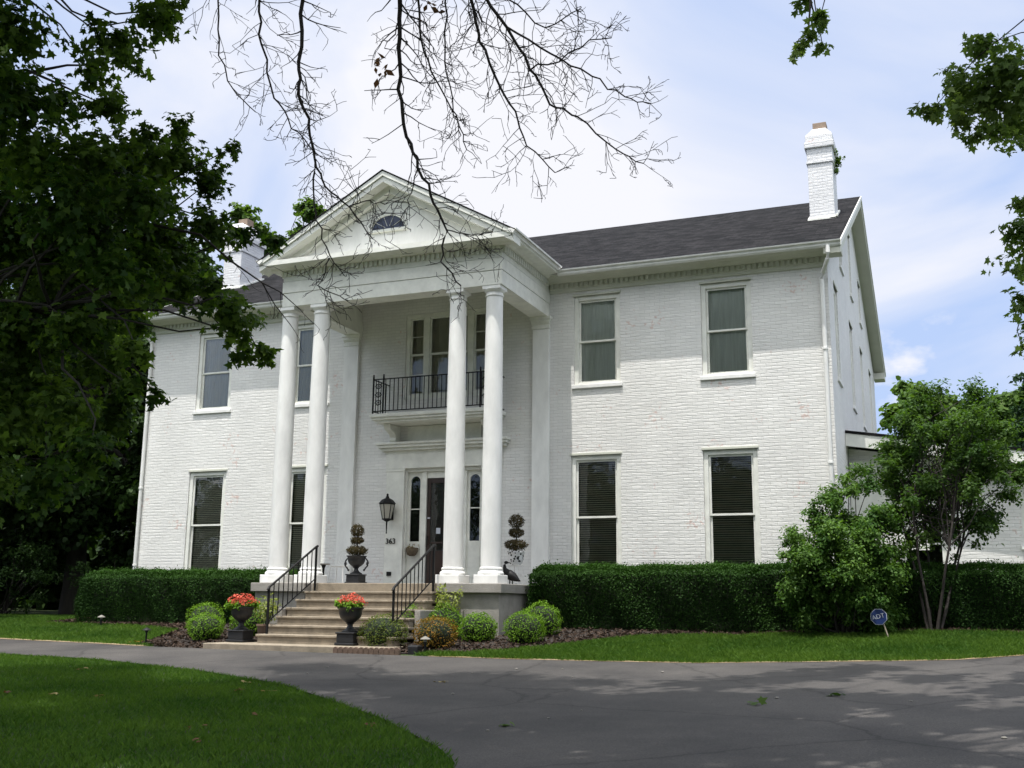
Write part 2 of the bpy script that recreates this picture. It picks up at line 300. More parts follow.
RIGHT_CLUMPS = [(12.04,-16.17,3.51,0.2),(12.17,-16.43,3.24,0.25),(11.86,-16.14,3.25,0.25),(11.65,-16.13,3.08,0.16),(12.0,-16.27,3.05,0.3),(12.23,-15.61,3.15,0.3),(11.84,-16.37,2.92,0.18),(12.02,-16.11,2.85,0.16),(12.34,-16.42,2.99,0.4),(12.24,-15.74,2.48,0.12),(12.17,-16.02,2.2,0.16),(12.23,-15.89,2.05,0.25),(12.15,-15.47,2.04,0.1),(12.17,-15.83,1.71,0.14),(12.24,-15.55,1.56,0.2),(12.18,-15.18,1.5,0.08),(10.87,-16.77,3.47,0.12),(10.99,-16.86,3.55,0.1),(10.78,-16.64,3.46,0.07),(10.93,-16.16,3.73,0.07),(10.81,-16.46,3.95,0.1)]
STRANDS = {'A':[(7.56,-18.06,4.24),(7.34,-17.7,4.02),(7.21,-17.52,3.63),(7.16,-17.43,3.42),(7.18,-17.29,3.21),(7.18,-17.18,2.98),(7.21,-17.07,2.79),(7.34,-16.92,2.66),(7.47,-16.75,2.43)],'A2':[(7.18,-17.18,2.98),(7.13,-17.11,2.78),(7.11,-17.02,2.54),(7.16,-16.88,2.27),(7.24,-16.78,2.14)],'B':[(8.11,-17.57,4.41),(7.89,-17.19,4.18),(7.82,-17.08,3.95),(7.75,-16.9,3.6),(7.74,-16.73,3.27),(7.78,-16.6,3.04),(7.86,-16.45,2.8),(7.91,-16.34,2.59),(7.85,-16.27,2.34),(7.97,-16.15,2.16)],'B2':[(7.91,-16.34,2.59),(8.09,-16.24,2.55),(8.25,-16.18,2.58)],'B3':[(7.78,-16.6,3.04),(7.68,-16.54,2.8),(7.59,-16.53,2.65)],'C':[(7.32,-18.21,4.21),(7.07,-17.86,3.99),(7.0,-17.71,3.7),(7.0,-17.51,3.37),(7.07,-17.36,3.2),(7.19,-17.19,3.01)],'Dd':[(6.99,-18.22,4.28),(6.72,-17.88,4.05),(6.61,-17.72,3.69),(6.64,-17.57,3.49),(6.75,-17.4,3.35)],'E':[(8.34,-17.86,4.18),(8.18,-17.46,3.97),(8.15,-17.31,3.72),(8.19,-17.15,3.48),(8.29,-16.97,3.24),(8.32,-16.84,3.02)],'F':[(8.43,-17.49,4.39),(8.24,-17.09,4.16),(8.14,-16.89,3.77),(8.13,-16.72,3.45),(8.16,-16.61,3.26)],'Gg':[(8.67,-17.77,4.16),(8.57,-17.35,3.95),(8.57,-17.18,3.7),(8.65,-17.0,3.43),(8.72,-16.87,3.25),(8.78,-16.74,3.03),(8.95,-16.58,2.84)],'H':[(8.67,-17.77,4.16),(8.66,-17.3,3.95),(8.78,-17.15,3.79),(8.89,-16.95,3.53),(8.99,-16.8,3.31),(9.17,-16.68,3.22),(9.41,-16.5,2.99),(9.6,-16.4,2.89)],'I':[(8.78,-17.15,3.79),(9.04,-16.95,3.63),(9.31,-16.78,3.49),(9.53,-16.63,3.33),(9.69,-16.56,3.29)],'J':[(8.85,-17.65,4.11),(8.82,-17.24,3.96),(9.04,-17.05,3.79),(9.3,-17.02,3.9)],'K':[(8.89,-16.95,3.53),(9.1,-16.9,3.59),(9.34,-16.89,3.71),(9.49,-16.85,3.72)],'M':[(7.34,-16.92,2.66),(7.46,-16.88,2.71),(7.59,-16.79,2.69)],'N':[(7.16,-16.88,2.27),(7.07,-16.86,2.06),(7.22,-16.73,1.96)],'P':[(4.75,-15.5,3.21),(4.96,-15.24,2.98),(5.18,-15.01,2.8),(5.32,-14.88,2.72),(5.47,-14.73,2.56)],'Q':[(5.18,-15.01,2.8),(5.26,-14.88,2.59),(5.37,-14.74,2.4)]}
dead_leaf = [(7.64,-17.08,3.78),(7.64,-17.04,3.73),(8.13,-17.06,4.18),(8.09,-17.03,4.1)]
MORE_CLUMPS = [(3.5,-15.98,3.06,0.47),(0.96,-15.3,3.12,0.32),(3.78,-15.85,2.33,0.38),(2.8,-14.25,3.4,0.33),(2.45,-15.9,4.06,0.48),(3.12,-14.96,2.1,0.45),(1.74,-15.69,3.63,0.45),(3.3,-16.04,3.95,0.34),(2.91,-15.89,1.81,0.48),(4.06,-15.04,4.35,0.4),(1.01,-15.31,3.38,0.32),(3.02,-15.08,4.26,0.48),(3.34,-16.83,3.87,0.41),(2.09,-16.35,4.02,0.48),(2.38,-15.04,3.4,0.32),(2.89,-15.0,4.13,0.49),(1.69,-15.7,2.76,0.33),(1.12,-14.2,1.61,0.32),(3.22,-16.4,2.26,0.37),(2.58,-14.09,2.98,0.32),(2.19,-14.96,1.87,0.39),(2.3,-14.8,1.49,0.3),(3.63,-14.8,3.57,0.34),(3.59,-16.15,3.14,0.43),(3.0,-16.56,1.75,0.46),(3.06,-14.04,3.28,0.35),(3.84,-15.27,3.08,0.49),(1.89,-14.66,3.67,0.37),(2.63,-14.35,4.41,0.35),(2.56,-16.28,1.28,0.49),(2.73,-16.89,3.79,0.38),(3.18,-14.87,1.5,0.33),(3.9,-16.11,3.68,0.41),(3.51,-15.21,4.33,0.44),(2.67,-13.85,3.79,0.33),(4.36,-15.25,2.81,0.31),(2.74,-15.05,4.13,0.32),(4.43,-15.83,3.46,0.34),(2.9,-15.35,2.72,0.33),(2.55,-14.74,1.62,0.49),(0.89,-14.94,1.52,0.41),(1.98,-14.16,3.21,0.31),(3.46,-15.2,2.76,0.44),(3.07,-14.61,4.5,0.39),(3.64,-15.92,2.27,0.42),(2.99,-15.62,1.65,0.46),(2.5,-13.73,2.95,0.31),(2.59,-14.43,2.81,0.38),(1.88,-15.96,3.86,0.34),(2.09,-16.08,3.25,0.41),(2.19,-16.12,1.92,0.46),(1.54,-15.57,1.51,0.5),(2.69,-16.45,3.08,0.46),(3.16,-16.62,3.35,0.32),(2.52,-15.22,2.2,0.4)]
LITTER = [(9.43,-11.53,.14,'bleaf','green leafy sprig lying in the middle of the drive'),(10.23,-10.66,.13,'dleaf','dark curled leaves lying on the drive below the sign'),(7.3,-13.5,.12,'bleaf','green leaf sprig on the drive nearest the viewer'),
 (4.9,-9.96,.09,'straw','tan dry leaves on the drive before the steps'),(-4.62,-5.1,.13,'orange','orange leaves at the drive edge by the left lawn')]

# ------------------------------------------------------------------ ground
XE = [-60,-20,-8.7,-5.3,-3.7,-2.3,2.1,4.5,5.9,7.5,9.05,10.6,11.5,12.6,14,18,40]
YE = [-1.5,-3.2,-4.9,-5.4,-5.72,-5.8,-5.95,-5.98,-5.88,-5.66,-5.68,-5.68,-5.6,-4.7,-2.9,3,30]
XN = [-60,-20,-8,-5.2,-2.6,.5,2.9,4.7,5.8,6.8,7.3,7.75,8.2,8.6,8.75]
YN = [-3.9,-6.8,-7.95,-8.16,-8.5,-9.6,-10.87,-12.38,-13.34,-14.4,-14.94,-15.6,-16.8,-19.5,-30]
def yE(x): return np.interp(x, XE, YE)
def yN(x): return np.where(np.asarray(x) > 8.75, -45., np.interp(x, XN, YN))
def G(x, y):
    p = -1.37+.0356*(np.minimum(y, -2)+6)+.04*np.clip(np.asarray(x)-7.5, 0, 18)
    t = np.clip(y-yE(x), 0, 4)
    return p + t*t/(t+.25)*.082
def sheet(name, x0, x1, nx, lo, hi, ny, dz, m_, pw=1):
    xs = np.linspace(x0, x1, nx); V = []
    for j in range(ny):
        a = (j/(ny-1))
        y = lo(xs)*(1-a)+hi(xs)*a
        V.append(np.stack([xs, y, G(xs, y)+dz], 1))
    V = np.concatenate(V); F = []
    for j in range(ny-1):
        for i in range(nx-1):
            a = j*nx+i; F.append((a, a+1, a+nx+1, a+nx))
    o = npmesh(name, V, F, m_); o['kind'] = 'structure'; return o
gx = np.concatenate([[-600,-300,-150,-90,-60,-45,-35,-28,-22],np.arange(-18,18.01,.3),[20,24,30,40,60,100,200,400,600]])
gy = np.concatenate([[-300,-120,-70,-45,-34,-28,-24],np.arange(-20,4.01,.3),[6,9,13,20,30,50,90,160,300,600]])
X_, Y_ = np.meshgrid(gx, gy); V = np.stack([X_.ravel(), Y_.ravel(), G(X_.ravel(), Y_.ravel())], 1)
nx = len(gx); F = [(j*nx+i, j*nx+i+1, (j+1)*nx+i+1, (j+1)*nx+i) for j in range(len(gy)-1) for i in range(nx-1)]
npmesh('ground', V, F, M['soil'])['kind'] = 'structure'
sheet('driveway', -30, 20, 201, yN, yE, 60, .03, M['asphalt'])
def mulch_lo(x):
    return np.interp(x, [-10.5,-7,-5.2,-4.4,-3.4,-2.4,-2.0,1.6,2.0,2.9,3.5,4.3,5.2,6.5,9,16], [-1.9,-2.3,-3.0,-5.2,-5.65,-5.7,-5.7,-5.7,-5.6,-5.5,-5.2,-4.55,-3.2,-2.45,-2.3,-2.3])
sheet('mulch_bed', -10.4, 15, 130, mulch_lo, lambda x: 0*x-.02, 30, .02, M['mulch'])

sheet('verge', -14, -3.95, 80, lambda x: yE(x)-.07, lambda x: yE(x)+.12, 4, .036, M['dirt']); sheet('verge', 2.7, 14.8, 90, lambda x: yE(x)-.07, lambda x: yE(x)+.12, 4, .036, M['dirt'])
def chips():
    n = 26000; x = rng.uniform(-10.3,12.9,n); lo = mulch_lo(x); y = lo+(-.05-lo)*rng.random(n)**1.5; P = np.stack([x,y,G(x,y)+.02+rng.uniform(0,.03,n)],1)
    a = rng.normal(size=(n,3))*np.array((1,1,.45)); a /= np.linalg.norm(a,axis=1,keepdims=True); b = np.cross(a, rng.normal(size=(n,3))); b /= np.linalg.norm(b,axis=1,keepdims=True)
    l = rng.uniform(.02,.055,(n,1)); w = rng.uniform(.006,.016,(n,1)); V = np.stack([P-a*l-b*w,P+a*l-b*w,P+a*l+b*w,P-a*l+b*w],1).reshape(-1,3)
    return npmesh('mulch_chips', V, np.arange(n*4).reshape(-1,4), M['chips'], rnd=rng.random(n))
M['chips'] = leaf_mat('bark_chips', (.018,.012,.009), (.085,.058,.042), .02, .9)
tag(chips(), 'dark brown shredded bark mulch lying under the hedges and shrubs', 'mulch', None, 'stuff')
def blades(name, n, xr, lo, hi, h, w, m_, dens=None):
    x = rng.uniform(*xr, n*2); u = rng.random(n*2); l = lo(x); hh = hi(x)
    keep = rng.random(n*2)*np.max(hh-l) < (hh-l)
    if dens is not None: keep &= rng.random(n*2) < dens(x, l+(hh-l)*u)
    x, u = x[keep][:n], u[keep][:n]; y = lo(x)+(hi(x)-lo(x))*u; n = len(x)
    z = G(x, y); a = rng.uniform(0, 2*math.pi, n); H = h*rng.uniform(.5, 1.25, n); lean = rng.normal(0, .45, (n,2))*H[:,None]
    clump = .5+.5*np.sin(x*3.1+np.sin(y*2.3)*2)*np.sin(y*2.7+np.sin(x*1.7)*2)
    H *= .8+.4*clump
    dx, dy = np.cos(a)*w/2, np.sin(a)*w/2
    V = np.stack([np.stack([x-dx,y-dy,z-.004],1), np.stack([x+dx,y+dy,z-.004],1),
                  np.stack([x+lean[:,0]*.35+dx*.7,y+lean[:,1]*.35+dy*.7,z+H*.55],1), np.stack([x+lean[:,0],y+lean[:,1],z+H],1)],1).reshape(-1,3)
    F = np.arange(n*4).reshape(-1,4)
    o = npmesh(name, V, F, m_, rnd=np.clip(rng.normal(.4,.2,n)+.3*(clump-.5)+.28*np.sin(x*1.3+y*.7)*np.sin(y*1.9-x*.5)*np.sin(x*.37+1),0,1)); return tag(o, None, None, None, 'stuff')
near_lo = lambda x: np.maximum(yN(x)-9, -25+0*x)
tag(blades('lawn_grass', 270000, (-9, 8.6), near_lo, lambda x: yN(x)+.03+.035*np.sin(x*7.3)*np.sin(x*2.9+1)+.02*np.sin(x*23), .060, .009, M['grass'], dens=lambda x,y: np.clip(1.15-np.hypot(x-11.6,y+24)*.022,.3,1)), 'deep green mown lawn grass in the tree shade in front of the drive', 'grass')
tag(blades('lawn_grass', 70000, (-16, -3.9), lambda x: yE(x)-.0+.05*np.sin(x*6.1)*np.sin(x*2.3), lambda x: np.where(x<-10.4, 1.5, mulch_lo(x)), .07, .012, M['grass']), 'sunlit lawn grass left of the steps in front of the clipped hedge', 'grass')
tag(blades('lawn_grass', 130000, (2.4, 15), lambda x: yE(x)-.0+.05*np.sin(x*6.1)*np.sin(x*2.3)+.02*np.sin(x*19), lambda x: np.maximum(yE(x), mulch_lo(x)), .08, .012, M['grass']), 'sunlit strip of lawn grass between the drive and the long right hedge', 'grass')
o = blades('dry_grass', 22000, (-14, 14.5), lambda x: yE(x)-.09, lambda x: yE(x)+.10, .035, .012, M['straw'], dens=lambda x,y: ((x<-3.9)|(x>2.6))*(.35+.65*(np.sin(x*2.1)>0)))
tag(o, 'straw coloured dry grass along the far edge of the drive', 'grass')

# ------------------------------------------------------------------ the house
house = thing('brick_house', 'two storey white painted brick house with a four column portico and dark shingle roof', 'house', (0,0,-1))
HW, HD, EZ = 9.32, 13.76, 7.27       # half width, depth, eave height
def clip(poly, top):
    """keep the part of (u,z) polygon below z = top(u), top piecewise given as list of lines (a,b): z<=a+b*u"""
    for a, b in top:
        outp = []
        for i, p in enumerate(poly):
            q = poly[(i+1)%len(poly)]; dp = p[1]-a-b*p[0]; dq = q[1]-a-b*q[0]
            if dp <= 0: outp.append(p)
            if dp*dq < 0:
                s_ = dp/(dp-dq); outp.append((p[0]+(q[0]-p[0])*s_, p[1]+(q[1]-p[1])*s_))
        poly = outp
        if len(poly) < 3: return []
    return poly
def wall(mb, u0, u1, z0, z1, holes, to3, depth=.16, top=()):
    us = sorted({u0,u1,*[h[0] for h in holes],*[h[1] for h in holes]}); zs = sorted({z0,z1,*[h[2] for h in holes],*[h[3] for h in holes]})
    for i in range(len(us)-1):
        for j in range(len(zs)-1):
            cu, cz = (us[i]+us[i+1])/2, (zs[j]+zs[j+1])/2
            if any(h[0]<cu<h[1] and h[2]<cz<h[3] for h in holes): continue
            poly = clip([(us[i],zs[j]),(us[i+1],zs[j]),(us[i+1],zs[j+1]),(us[i],zs[j+1])], top) if top else [(us[i],zs[j]),(us[i+1],zs[j]),(us[i+1],zs[j+1]),(us[i],zs[j+1])]
            if poly: mb.add([to3(u,z,0) for u,z in poly], [tuple(range(len(poly)))])
    for h in holes:
        a,b,c,d = h
        for (p,q) in (((a,c),(a,d)),((a,d),(b,d)),((b,d),(b,c)),((b,c),(a,c))):
            mb.add([to3(*p,0),to3(*q,0),to3(*q,depth),to3(*p,depth)], [(0,1,2,3)])
    return mb
FR = lambda u,z,d: (u, d, z)                     # front wall, inward = +y
RT = lambda u,z,d: (HW-d, u, z)                  # right gable wall
UPW = [(3.97,1.15),(7.05,1.15),(-3.97,1.15),(-7.05,1.15)]
LOW = [(3.93,1.21),(7.05,1.21),(-3.93,1.21),(-7.05,1.21)]
holes = [(c-w/2,c+w/2,4.70,6.88) for c,w in UPW]+[(c-w/2,c+w/2,.08,3.02) for c,w in LOW]+[(-1.14,1.20,4.62,6.84),(-1.04,1.06,.02,2.86)]
mb = wall(MB(), -HW, HW, -1.1, 7.3, holes, FR)
GT = [(EZ+.02, (10.95-EZ)/(HD/2)), (10.95+(10.95-EZ), -(10.95-EZ)/(HD/2))]
gh = [(1.16,1.96,4.72,6.95),(4.9,5.75,4.72,6.95),(8.1,8.9,4.72,6.95),(11.3,12.1,4.72,6.95),(3.0,3.75,7.95,9.2),(5.75,6.4,7.95,9.75),(8.6,9.3,7.9,9.1)]
wall(mb, 0, HD, -1.1, 11, gh, RT, top=GT)
wall(mb, 0, HD, -1.1, 11, [], lambda u,z,d: (-HW+d, u, z), top=GT)
wall(mb, -HW, HW, -1.1, 7.3, [], lambda u,z,d: (u, HD-d, z))
walls = part('wall', mb, M['brick'], house)
# roof, chimneys
sl = (11.08-7.40)/(HD/2+.52)
rx = HW+.35
def slope(m_, y_e, y_r, x0, x1, z_e, z_r, th=.09):
    return m_.add([(x0,y_e,z_e),(x1,y_e,z_e),(x1,y_r,z_r),(x0,y_r,z_r),(x0,y_e,z_e-th),(x1,y_e,z_e-th),(x1,y_r,z_r-th),(x0,y_r,z_r-th)],
        [(0,1,2,3),(7,6,5,4),(0,4,5,1),(1,5,6,2),(2,6,7,3),(3,7,4,0)])
r = MB(); slope(r, -.52, HD/2, -rx, rx, 7.42, 11.10); slope(r, HD+.52, HD/2, -rx, rx, 7.42, 11.10)
roof = part('roof', r, M['shingle'], house)
def chimney(x0, x1, y0, y1, ztop):
    c = MB(); zb_ = 8.6; s_ = .05
    c.box(x0,x1,y0,y1,zb_,ztop-1.0); c.box(x0-.03,x1+.03,y0-.03,y1+.03,ztop-1.0,ztop-.93); c.box(x0-.01,x1+.01,y0-.01,y1+.01,ztop-.93,ztop-.58)
    c.box(x0-.06,x1+.06,y0-.06,y1+.06,ztop-.58,ztop-.42); c.box(x0-.03,x1+.03,y0-.03,y1+.03,ztop-.42,ztop-.24)
    b = len(c.v); a0=.03; a1=.14
    c.add([(x0-a0,y0-a0,ztop-.24),(x1+a0,y0-a0,ztop-.24),(x1+a0,y1+a0,ztop-.24),(x0-a0,y1+a0,ztop-.24),(x0+a1,y0+a1,ztop),(x1-a1,y0+a1,ztop),(x1-a1,y1-a1,ztop),(x0+a1,y1-a1,ztop)],
        [(0,1,5,4),(1,2,6,5),(2,3,7,6),(3,0,4,7),(4,5,6,7)])
    ch = part('chimney', c, M['chim'], roof, bevel=.012)
    cx_, cy_ = (x0+x1)/2, (y0+y1)/2
    part('chimney_pot', MB().box(cx_-.17,cx_+.17,cy_-.17,cy_+.17,ztop-.02,ztop+.24), M['terra'], roof, bevel=.01)
    f = MB(); f.prism([(y0-.05, 7.42+(y0-.05+.52)*sl+.004),(y1+.05, 7.42+(y1+.05+.52)*sl+.004),(y1+.05, 7.42+(y1+.05+.52)*sl+.05),(y0-.05, 7.42+(y0-.05+.52)*sl+.05)], 'x', x0-.05, x1+.05)
    part('flashing', f, M['trim'], roof)
M['chim'] = brick_mat('chimney_brick', (.74,.74,.75), .08, .23, .6)
chimney(8.66, 9.27, 3.05, 4.0, 11.70); chimney(-9.35, -8.70, 3.05, 4.2, 11.4)
# ivy on the chimney top
# cornices
def prof_cornice(z, y0=0):   # (y,z) profile of crown + soffit
    return [(y0+.1,z),(y0-.10,z),(y0-.16,z+.012),(y0-.20,z+.03),(y0-.26,z+.07),(y0-.40,z+.085),(y0-.40,z+.10),(y0-.46,z+.12),(y0-.46,z+.15),(y0+.1,z+.16)]
for x0,x1 in ((-rx+.02,-2.885),(2.785,rx-.02)):
    c = MB(); c.prism(prof_cornice(7.22), 'x', x0, x1)
    a,b = (x0+.36 if x0<-5 else x0), (x1-.36 if x1>5 else x1)
    c.prism([(.02,7.00),(-.035,7.00),(-.045,7.03),(-.045,7.08),(-.06,7.09),(-.06,7.22),(.02,7.22)], 'x', a, b)
    n = int((b-a)/.125)
    for i in range(n):
        xx = a+.04+i*(b-a)/n; c.box(xx, xx+.075, -.095, -.062, 7.11, 7.218)
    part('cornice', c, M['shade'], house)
for x0,x1 in ((-rx,-3.26),(3.16,rx)):
    g = MB().prism([(-.462,7.29),(-.50,7.29),(-.53,7.325),(-.535,7.375),(-.582,7.392),(-.59,7.42),(-.462,7.421)], 'x', x0, x1)
    part('gutter', g, M['white'], house)
d = MB()
for s_ in (1,-1):
    if s_ > 0: pts = [(9.40,-.52,7.32),(9.40,-.52,7.16),(9.38,-.47,7.04),(9.24,-.16,6.82),(9.2,-.09,6.7),(9.2,-.075,6.5),(9.2,-.075,-.9)]
    else: pts = [(-9.42,-.52,7.32),(-9.42,-.52,7.16),(-9.40,-.47,7.06),(-9.26,-.14,6.82),(-9.22,-.09,6.7),(-9.22,-.075,6.5),(-9.22,-.075,-.9)]
    d = MB().tube(pts, .048, 10); 
    for zz in (5.1, 2.6, .5): d.lathe((pts[-1][0],-.075,zz), [(.05,0),(.062,.005),(.062,.05),(.05,.055)], 12)
    part('downspout', d, M['white'], house, smooth=True)
# rake trim at the gables and eave returns
for x0,x1 in ((HW-.02,rx-.012),(-rx+.012,-HW+.02)):
    k = MB()
    for (ya,yb) in ((-.48,HD/2),(HD+.48,HD/2)):
        za, zb_ = 7.42-.092+abs(ya+.52 if ya<1 else HD+.52-ya)*sl, 11.1-.092
        k.prism([(ya,za-.20),(yb,zb_-.20),(yb,zb_-.002),(ya,za-.002)], 'x', x0, x1)
    if x0 > 0: k.box(HW+.001, rx-.015, HD-.1, HD+.5, 7.12, 7.33)
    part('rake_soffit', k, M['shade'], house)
for x0,x1 in ((rx-.010,rx+.014),(-rx-.014,-rx+.010)):
    k = MB()
    for (ya,yb) in ((-.53,HD/2),(HD+.53,HD/2)):
        za, zb_ = 7.42+.004, 11.104
        k.prism([(ya,za-.12),(yb,zb_-.12),(yb,zb_),(ya,za)], 'x', x0, x1)
    part('rake_board', k, M['trim'], house)

def sash_window(c, w, z0, z1, rail, upper, shade='curtain', to3=FR, head=.11, arched=False, name='window', sill=True):
    a, b = c-w/2, c+w/2; fw_ = .105
    def bx(m_, u0,u1,z0_,z1_,d0,d1):
        P = [to3(u,z,d) for u,z,d in ((u0,z0_,d0),(u1,z0_,d0),(u1,z0_,d1),(u0,z0_,d1),(u0,z1_,d0),(u1,z1_,d0),(u1,z1_,d1),(u0,z1_,d1))]
        m_.add(P, [(3,2,1,0),(4,5,6,7),(0,1,5,4),(1,2,6,5),(2,3,7,6),(3,0,4,7)])
    f = MB(); d0, d1 = .035, .15
    bx(f, a+.002, a+fw_, z0+.002, z1-.002, d0, d1); bx(f, b-fw_, b-.002, z0+.002, z1-.002, d0, d1); bx(f, a+fw_, b-fw_, z1-head, z1-.002, d0+.003, d1-.003); bx(f, a+fw_, b-fw_, z0+.002, z0+.06, d0+.003, d1-.003)
    win = part(name, f, M['trim'], house, bevel=.006)
    s_ = MB(); q = .05; i0, i1 = a+fw_+.001, b-fw_-.001; t_ = z1-head-.001; bt = z0+.061
    # upper sash sits proud of the lower
    for (za, zb_, e0, e1) in ((rail-.012, t_, .075, .105), (bt, rail+.028, .108, .138)):
        bx(s_, i0, i0+q, za, zb_, e0, e1); bx(s_, i1-q, i1, za, zb_, e0, e1)
        bx(s_, i0+q, i1-q, zb_-.045, zb_, e0+.002, e1-.002); bx(s_, i0+q, i1-q, za, za+.045, e0+.002, e1-.002)
    part('sash', s_, M['trim'], win, bevel=.004)
    g_ = MB(); bx(g_, i0+q-.005, i1-q+.005, rail+.03, t_-.04, .088, .092); bx(g_, i0+q-.005, i1-q+.005, bt+.04, rail-.01, .121, .125)
    part('pane', g_, M['glass'], win)
    if shade == 'blind':
        l = MB(); n = int((t_-bt)/.05)
        for i in range(n):
            zz = bt+.02+i*.05
            P = [to3(i0,zz,.172),to3(i1,zz,.172),to3(i1,zz+.036,.198),to3(i0,zz+.036,.198)]
            l.add(P, [(0,1,2,3)])
        part('blind', l, M['blind'], win)
        l = MB(); bx(l, i0-.05, i1+.05, bt-.02, t_+.02, .26, .27); part('unlit_room_sheet', l, M['dark'], win)
    else:
        l = MB(); n = 28; P = []
        for i in range(n+1):
            u = i0-.03+(i1-i0+.06)*i/n; dd = .165+.010*math.sin(i*1.9)+.005*math.sin(i*5.3)
            P += [to3(u,bt-.03,dd), to3(u,t_+.03,dd)]
        l.add(P, [(2*i,2*i+2,2*i+3,2*i+1) for i in range(n)])
        part('curtain', l, M[shade], win, smooth=True)
    if sill:
        l = MB(); bx(l, a-.05, b+.05, z0-.09, z0-.001, -.045, .12); part('sill', l, M['white'], win, bevel=.008)
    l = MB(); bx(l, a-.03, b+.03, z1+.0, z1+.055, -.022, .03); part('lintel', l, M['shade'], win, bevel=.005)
    return win
for i, (c_, w_) in enumerate(UPW): sash_window(c_, w_, 4.70, 6.88, 5.75, True, 'curtain' if c_ > 0 else 'curtain2')
for c_, w_ in LOW: sash_window(c_, w_, .08, 3.02, 1.57, False, 'blind')
for a,b,z0,z1 in gh: sash_window((a+b)/2, b-a, z0, z1, (z0+z1)/2, True, 'curtain', to3=RT)
# attic and porch: triple window over the balcony
tw = part('triple_window', MB().box(-1.138,1.198,.02,.14,6.74,6.838).box(-1.138,1.198,.02,.14,4.622,4.74).box(-1.138,-1.03,.02,.14,4.74,6.74).box(1.09,1.198,.02,.14,4.74,6.74)
     .box(-.63,-.48,.015,.15,4.74,6.74).box(.60,.75,.015,.15,4.74,6.74), M['trim'], house, bevel=.006)
s_ = MB(); g_ = MB()
for a,b in ((-1.03,-.63),(-.48,.60),(.75,1.09)):
    for za,zb_,y in ((5.76,6.74,.06),(4.74,5.80,.09)):
        s_.box(a,a+.045,y,y+.028,za,zb_).box(b-.045,b,y,y+.028,za,zb_).box(a+.045,b-.045,y+.001,y+.027,zb_-.045,zb_).box(a+.045,b-.045,y+.001,y+.027,za,za+.045)
        if b-a < .6: s_.box(a+.045,b-.045,y+.003,y+.025,(za+zb_)/2-.01,(za+zb_)/2+.01)
        g_.box(a+.04,b-.04,y+.010,y+.014,za+.04,zb_-.04)
part('sash', s_, M['trim'], tw); part('pane', g_, M['glass'], tw)
l = MB(); P=[]
for i in range(41):
    u=-1.1+2.25*i/40; P += [(u,.24+.02*math.sin(i*1.7),4.7),(u,.24+.02*math.sin(i*1.7),6.8)]
l.add(P,[(2*i,2*i+2,2*i+3,2*i+1) for i in range(40)]); part('curtain', l, M['curtain_dark'] if 'curtain_dark' in M else M['blind'], tw, smooth=True)

# ---- portico
PX = -.05; PW = 2.82; PY = -3.01
e = MB()
def ring(m_, xo, yo, z0, z1, t):      # U shaped beam open to the wall
    m_.box(PX-xo, PX+xo, yo, yo+t, z0, z1); m_.box(PX-xo, PX-xo+t, yo+t, -.002, z0, z1); m_.box(PX+xo-t, PX+xo, yo+t, -.002, z0, z1)
ring(e, PW, PY, 6.43, 6.755, .46); ring(e, PW-.02, PY+.02, 6.755, 6.765, .42); ring(e, PW+.012, PY-.012, 6.765, 7.035, .44); ring(e, PW-.012, PY+.012, 7.035, 7.05, .42); ring(e, PW, PY, 7.05, 7.30, .42)
e.box(PX-PW+.42, PX+PW-.42, PY+.42, -.004, 7.26, 7.29)
part('entablature', e, M['trim'], house, bevel=.006)
dn = MB(); n = 46
for i in range(n):
    x = PX-PW+.02+i*(2*PW-.02)/n; dn.box(x, x+.075, PY-.038, PY-.001, 7.17, 7.30)
for i in range(23):
    y = PY+.03+i*.122
    for s_ in (-1,1):
        xa = PX+s_*PW; dn.box(min(xa,xa+s_*.065)+s_*.001, max(xa,xa+s_*.065)+s_*.001, y, y+.065, 7.16, 7.30)
part('dentils', dn, M['trim'], house)
CO = .40
cm = MB(); 
def cprof(sgn): return [(-.02,7.301),(.12,7.302),(.17,7.33),(CO-.06,7.345),(CO-.02,7.345),(CO,7.36),(CO,7.475),(-.02,7.475)]
cm.prism([(PY-a,z) for a,z in cprof(1)], 'x', PX-PW-CO, PX+PW+CO)
for s_ in (-1,1):
    cm.prism([(PX+s_*(PW+a),z) for a,z in cprof(1)], 'y', PY+.02, -.003)
part('portico_cornice', cm, M['trim'], house)
for s_ in (-1,1):
    xo = PX+s_*(PW+CO); gm = MB().prism([(xo-s_*.08,7.477),(xo+s_*.002,7.40),(xo+s_*.04,7.40),(xo+s_*.06,7.45),(xo+s_*.105,7.47),(xo+s_*.11,7.505),(xo-s_*.08,7.515)], 'y', PY-CO-.05, -.53)
    part('portico_gutter', gm, M['white'], house)
AZ = 9.28; pm = (AZ-7.49)/(PW+CO)
t_ = MB().prism([(PX-PW,7.476),(PX+PW,7.476),(PX,7.476+PW*pm)], 'y', PY+.005, PY+.06)
part('tympanum', t_, M['white'], house)
rk = MB()
def rake(y0, y1, lo, hi):
    for s_ in (-1,1):
        xe = PX+s_*(PW+CO+.03); ze = 7.485-.03*pm
        rk.prism([(xe,ze-lo),(PX,AZ+.0-lo),(PX,AZ-hi),(xe,ze-hi)], 'y', y0, y1)
rake(PY-CO+.006, PY+.004, .24, .0); rake(PY-CO-.03, PY-CO+.004, .10, -.012)
for s_ in (-1,1):
    xe = PX+s_*PW; rk.prism([(xe,7.478),(PX,7.478+PW*pm),(PX,7.478+PW*pm-.17),(xe-s_*.27,7.478)], 'y', PY-.13, PY+.003)
part('raking_cornice', rk, M['trim'], house)
pr = MB()
